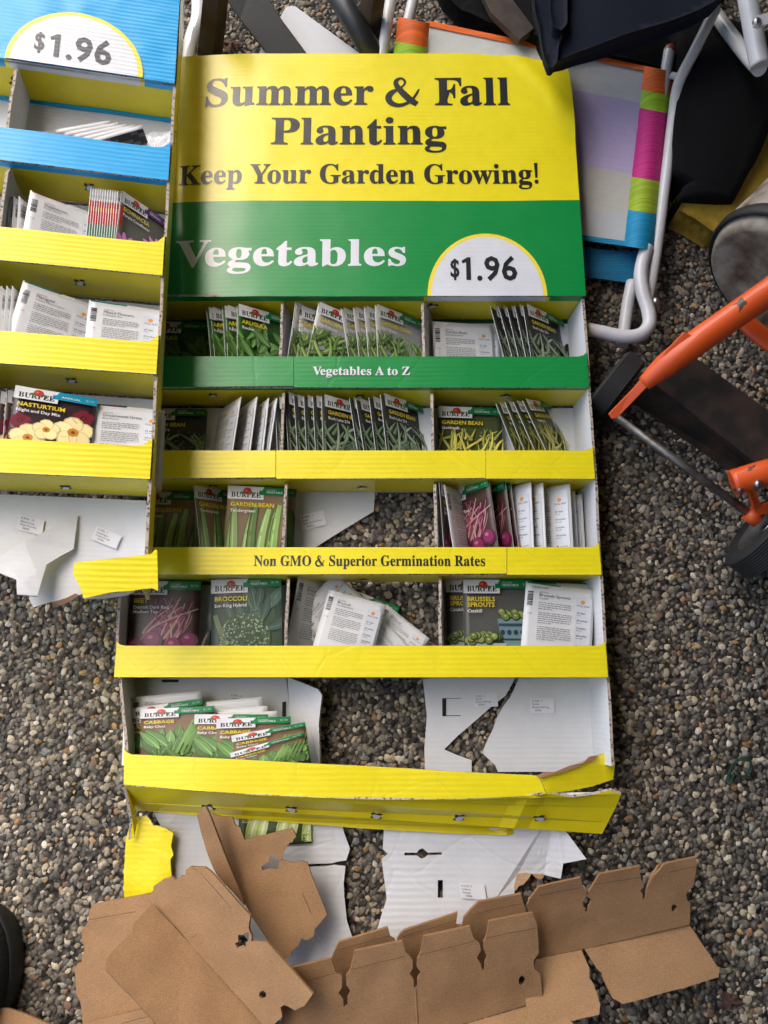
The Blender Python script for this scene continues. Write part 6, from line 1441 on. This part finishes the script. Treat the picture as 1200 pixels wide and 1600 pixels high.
def handtruck():
    t=thing('hand_truck','orange hand truck lying on the gravel beside the gas cylinder','hand truck',tuple(P(1080,660,0)))
    og=simple('orange_powder_coat',(.80,.105,.014),.45,scale=46,col2=(.06,.035,.025),thr=(.66,.68),coat=.3,detail=8)
    st=simple('rusty_black_steel',(.022,.018,.016),.5,scale=26,col2=(.075,.045,.03),thr=(.42,.72),bump=.0005,detail=8)
    rb=simple('tyre_rubber',(.018,.018,.018),.75,var=.3,scale=40,bump=.0006)
    def tb(name,pts,r,mat=og,n=18,sm=4,flat=1.):
        mb=MB(); mb.tube([P(*p) for p in pts],r,(.5,.5,.5),0,n,sm,True,flat); return mb.build(name,mat,t)
    tb('side_rail',[(1420,296,.26),(1235,432,.19),(1150,492,.165),(1080,541,.145),(1040,571,.128),(1006,600,.112)],[.0162,.0162,.0162,.0162,.015,.009])
    tb('side_rail',[(1480,660,.20),(1240,728,.13),(1190,741,.12),(1144,755,.11)],.0162)
    tb('cross_bar',[(1150,488,.13),(1180,517,.128),(1222,548,.126)],.0125,flat=.6)
    mb=MB(); mb.sheet([P(*p) for p in [(1068,519,.160),(1082,524,.160),(1084,532,.158),(1060,556,.146),(1012,604,.118),(966,652,.085),(956,655,.082),(950,647,.084),(986,610,.108),(1040,548,.145)]],.006,(.5,.5,.5)); mb.build('wheel_bracket',og,t,bevel=.001)
    for (u,v,zz) in ((1024,552,.150),(1030,570,.142),(1042,561,.146)):
        pass
    mb=MB(); mb.sheet([P(*p) for p in [(1165,752,.125),(1176,752,.125),(1190,790,.09),(1216,782,.09),(1216,798,.085),(1186,806,.085),(1180,800,.088)]],.005,(.5,.5,.5)); mb.build('wheel_bracket',og,t,bevel=.001)
    # toe plate: a folded black steel plate
    mb=MB(); T=[(1070,547,.098),(1215,652,.098),(1206,742,.092),(1140,690,.092),(1020,597,.092)]; mb.sheet([P(*p) for p in T],.005,(.02,.02,.02))
    mb.sheet([P(*p) for p in [(1020,597,.0925),(1206,743,.0925),(1190,748,.03),(1146,742,.03),(984,626,.03)]],.005,(.02,.02,.02),up=Vector((-.3,-.5,.3))); mb.build('toe_plate',st,t)
    A=P(958,648,.072); B=P(1180,809,.072); mb=MB(); mb.tube([A,B],.0052,(.3,.3,.3),0,14); mb.build('axle',simple('dull_steel',(.20,.19,.17),.45,.7,var=.4,scale=60),t)
    tb('axle_sleeve',[(1168,800,.072),(1186,813,.072)],.0105,og,16,0)
    d=(B-A).normalized()
    def wheel(c,R_,wd):
        M=Matrix.Translation(c)@d.to_track_quat('Z','Y').to_matrix().to_4x4()
        mb=MB(); h=wd/2
        prof=[(R_*.62,-h*.75),(R_*.72,-h*.95),(R_*.86,-h),(R_*.95,-h*.82)]
        for k in range(9):     # grooves round the tread
            y=-h*.7+h*1.4*k/8; prof+=[(R_*1.0,y-.0010),(R_*1.0,y+.0010)]+([(R_*.985,y+.0013),(R_*.985,y+h*.175-.0013)] if k<8 else [])
        prof+=[(R_*.95,h*.82),(R_*.86,h),(R_*.72,h*.95),(R_*.62,h*.75)]
        mb.lathe(prof,M,n=56)
        w_=mb.build('wheel',rb,t)
        mb=MB(); mb.lathe([(0,-h*.35),(R_*.16,-h*.4),(R_*.2,-h*.2),(R_*.45,-h*.1),(R_*.55,-h*.5),(R_*.62,-h*.8),(R_*.66,-h*.78),(R_*.66,h*.78),(R_*.62,h*.8),(R_*.5,h*.1),(R_*.2,h*.2),(0,h*.3)],M,n=40); mb.build('rim',simple('scuffed_rim',(.05,.045,.042),.5,scale=24,col2=(.16,.14,.12),thr=(.45,.7)),w_)
        mb=MB(); mb.lathe([(0.006,-h*.5),(.011,-h*.52),(.0115,-h*.42),(.006,-h*.40)],M,n=24); mb.build('washer',simple('bright_steel',(.5,.5,.5),.3,1),w_)
    wheel(B+d*.024,.066,.036); wheel(P(961,602,.048),.046,.030)
    for (u,v,zz) in ((1156,764,.118),(1184,757,.128)):
        mb=MB(); mb.lathe([(0,.005),(.004,.0048),(.0055,.002),(.0055,-.006)],Matrix.Translation(P(u,v,zz)),n=6); mb.build('bolt',simple('bolt_zinc',(.4,.4,.4),.35,1),t)
handtruck()
def top_things():
    wd=simple('weathered_wood',(.085,.055,.038),.75,scale=22,col2=(.035,.022,.016),thr=(.35,.7),bump=.0008)
    def post(name,label,cat,base,top,w_,mat):
        mb=MB(); a=P(*base);b=P(*top); mb.tube([a,b],[w_,w_*.92],(.1,.07,.05),0,4,0); o=mb.build(name,mat,bevel=.002); tag(o,label,cat)
    post('wooden_leg','brown wooden furniture leg between the clear plastic and dark strap','leg post',(327,96,.004),(343,-60,.16),.020,wd)
    post('wooden_leg','brown wooden furniture leg beside the white chair tube','leg post',(574,66,.004),(590,-60,.14),.019,wd)
    mb=MB(); mb.sheet([P(*p) for p in [(336,-30,.07),(398,-40,.07),(440,30,.05),(492,100,.03),(430,100,.03),(375,30,.05)]],.006,(.015,.016,.016)); mb.refine(.02); o=mb.build('dark_strap',simple('dark_rubber',(.016,.018,.018),.5,bump=.0004,scale=90),bevel=.001); tag(o,'wide dark grey strap slanting down behind the display top','strap')
    mb=MB(); mb.sheet([P(*p) for p in [(446,12,.020),(452,9,.020),(462,10,.020),(520,52,.020),(566,86,.020),(560,110,.020),(400,110,.020),(408,74,.020),(428,44,.020)]],.004,(.6,.6,.6)); mb.refine(.02); o=mb.build('white_board',simple('white_plastic',(.55,.56,.58),.4,var=.12,scale=8,coat=.1),bevel=.001); tag(o,'pointed white plastic board lying between dark strap and tube','board')
    mb=MB(); mb.tube([P(508,-40,.06),P(545,22,.05),P(592,100,.036)],.0165,(.02,.02,.02),0,18); o=mb.build('dark_tube',simple('grey_tube',(.022,.024,.025),.45,var=.2,scale=30)); tag(o,'dark grey tube slanting behind the display top','tube')
    mb=MB(); mb.tube([P(293,100,.03),P(300,60,.036),P(311,20,.04),P(306,-40,.04)],[.008,.012,.012,.010],(.7,.7,.7),0,16,6,True,.5); o=mb.build('plastic_bottle',simple('cloudy_plastic',(.62,.64,.66),.12,coat=.6)); tag(o,'cloudy white plastic rim standing beside the blue display','plastic rim')
top_things()
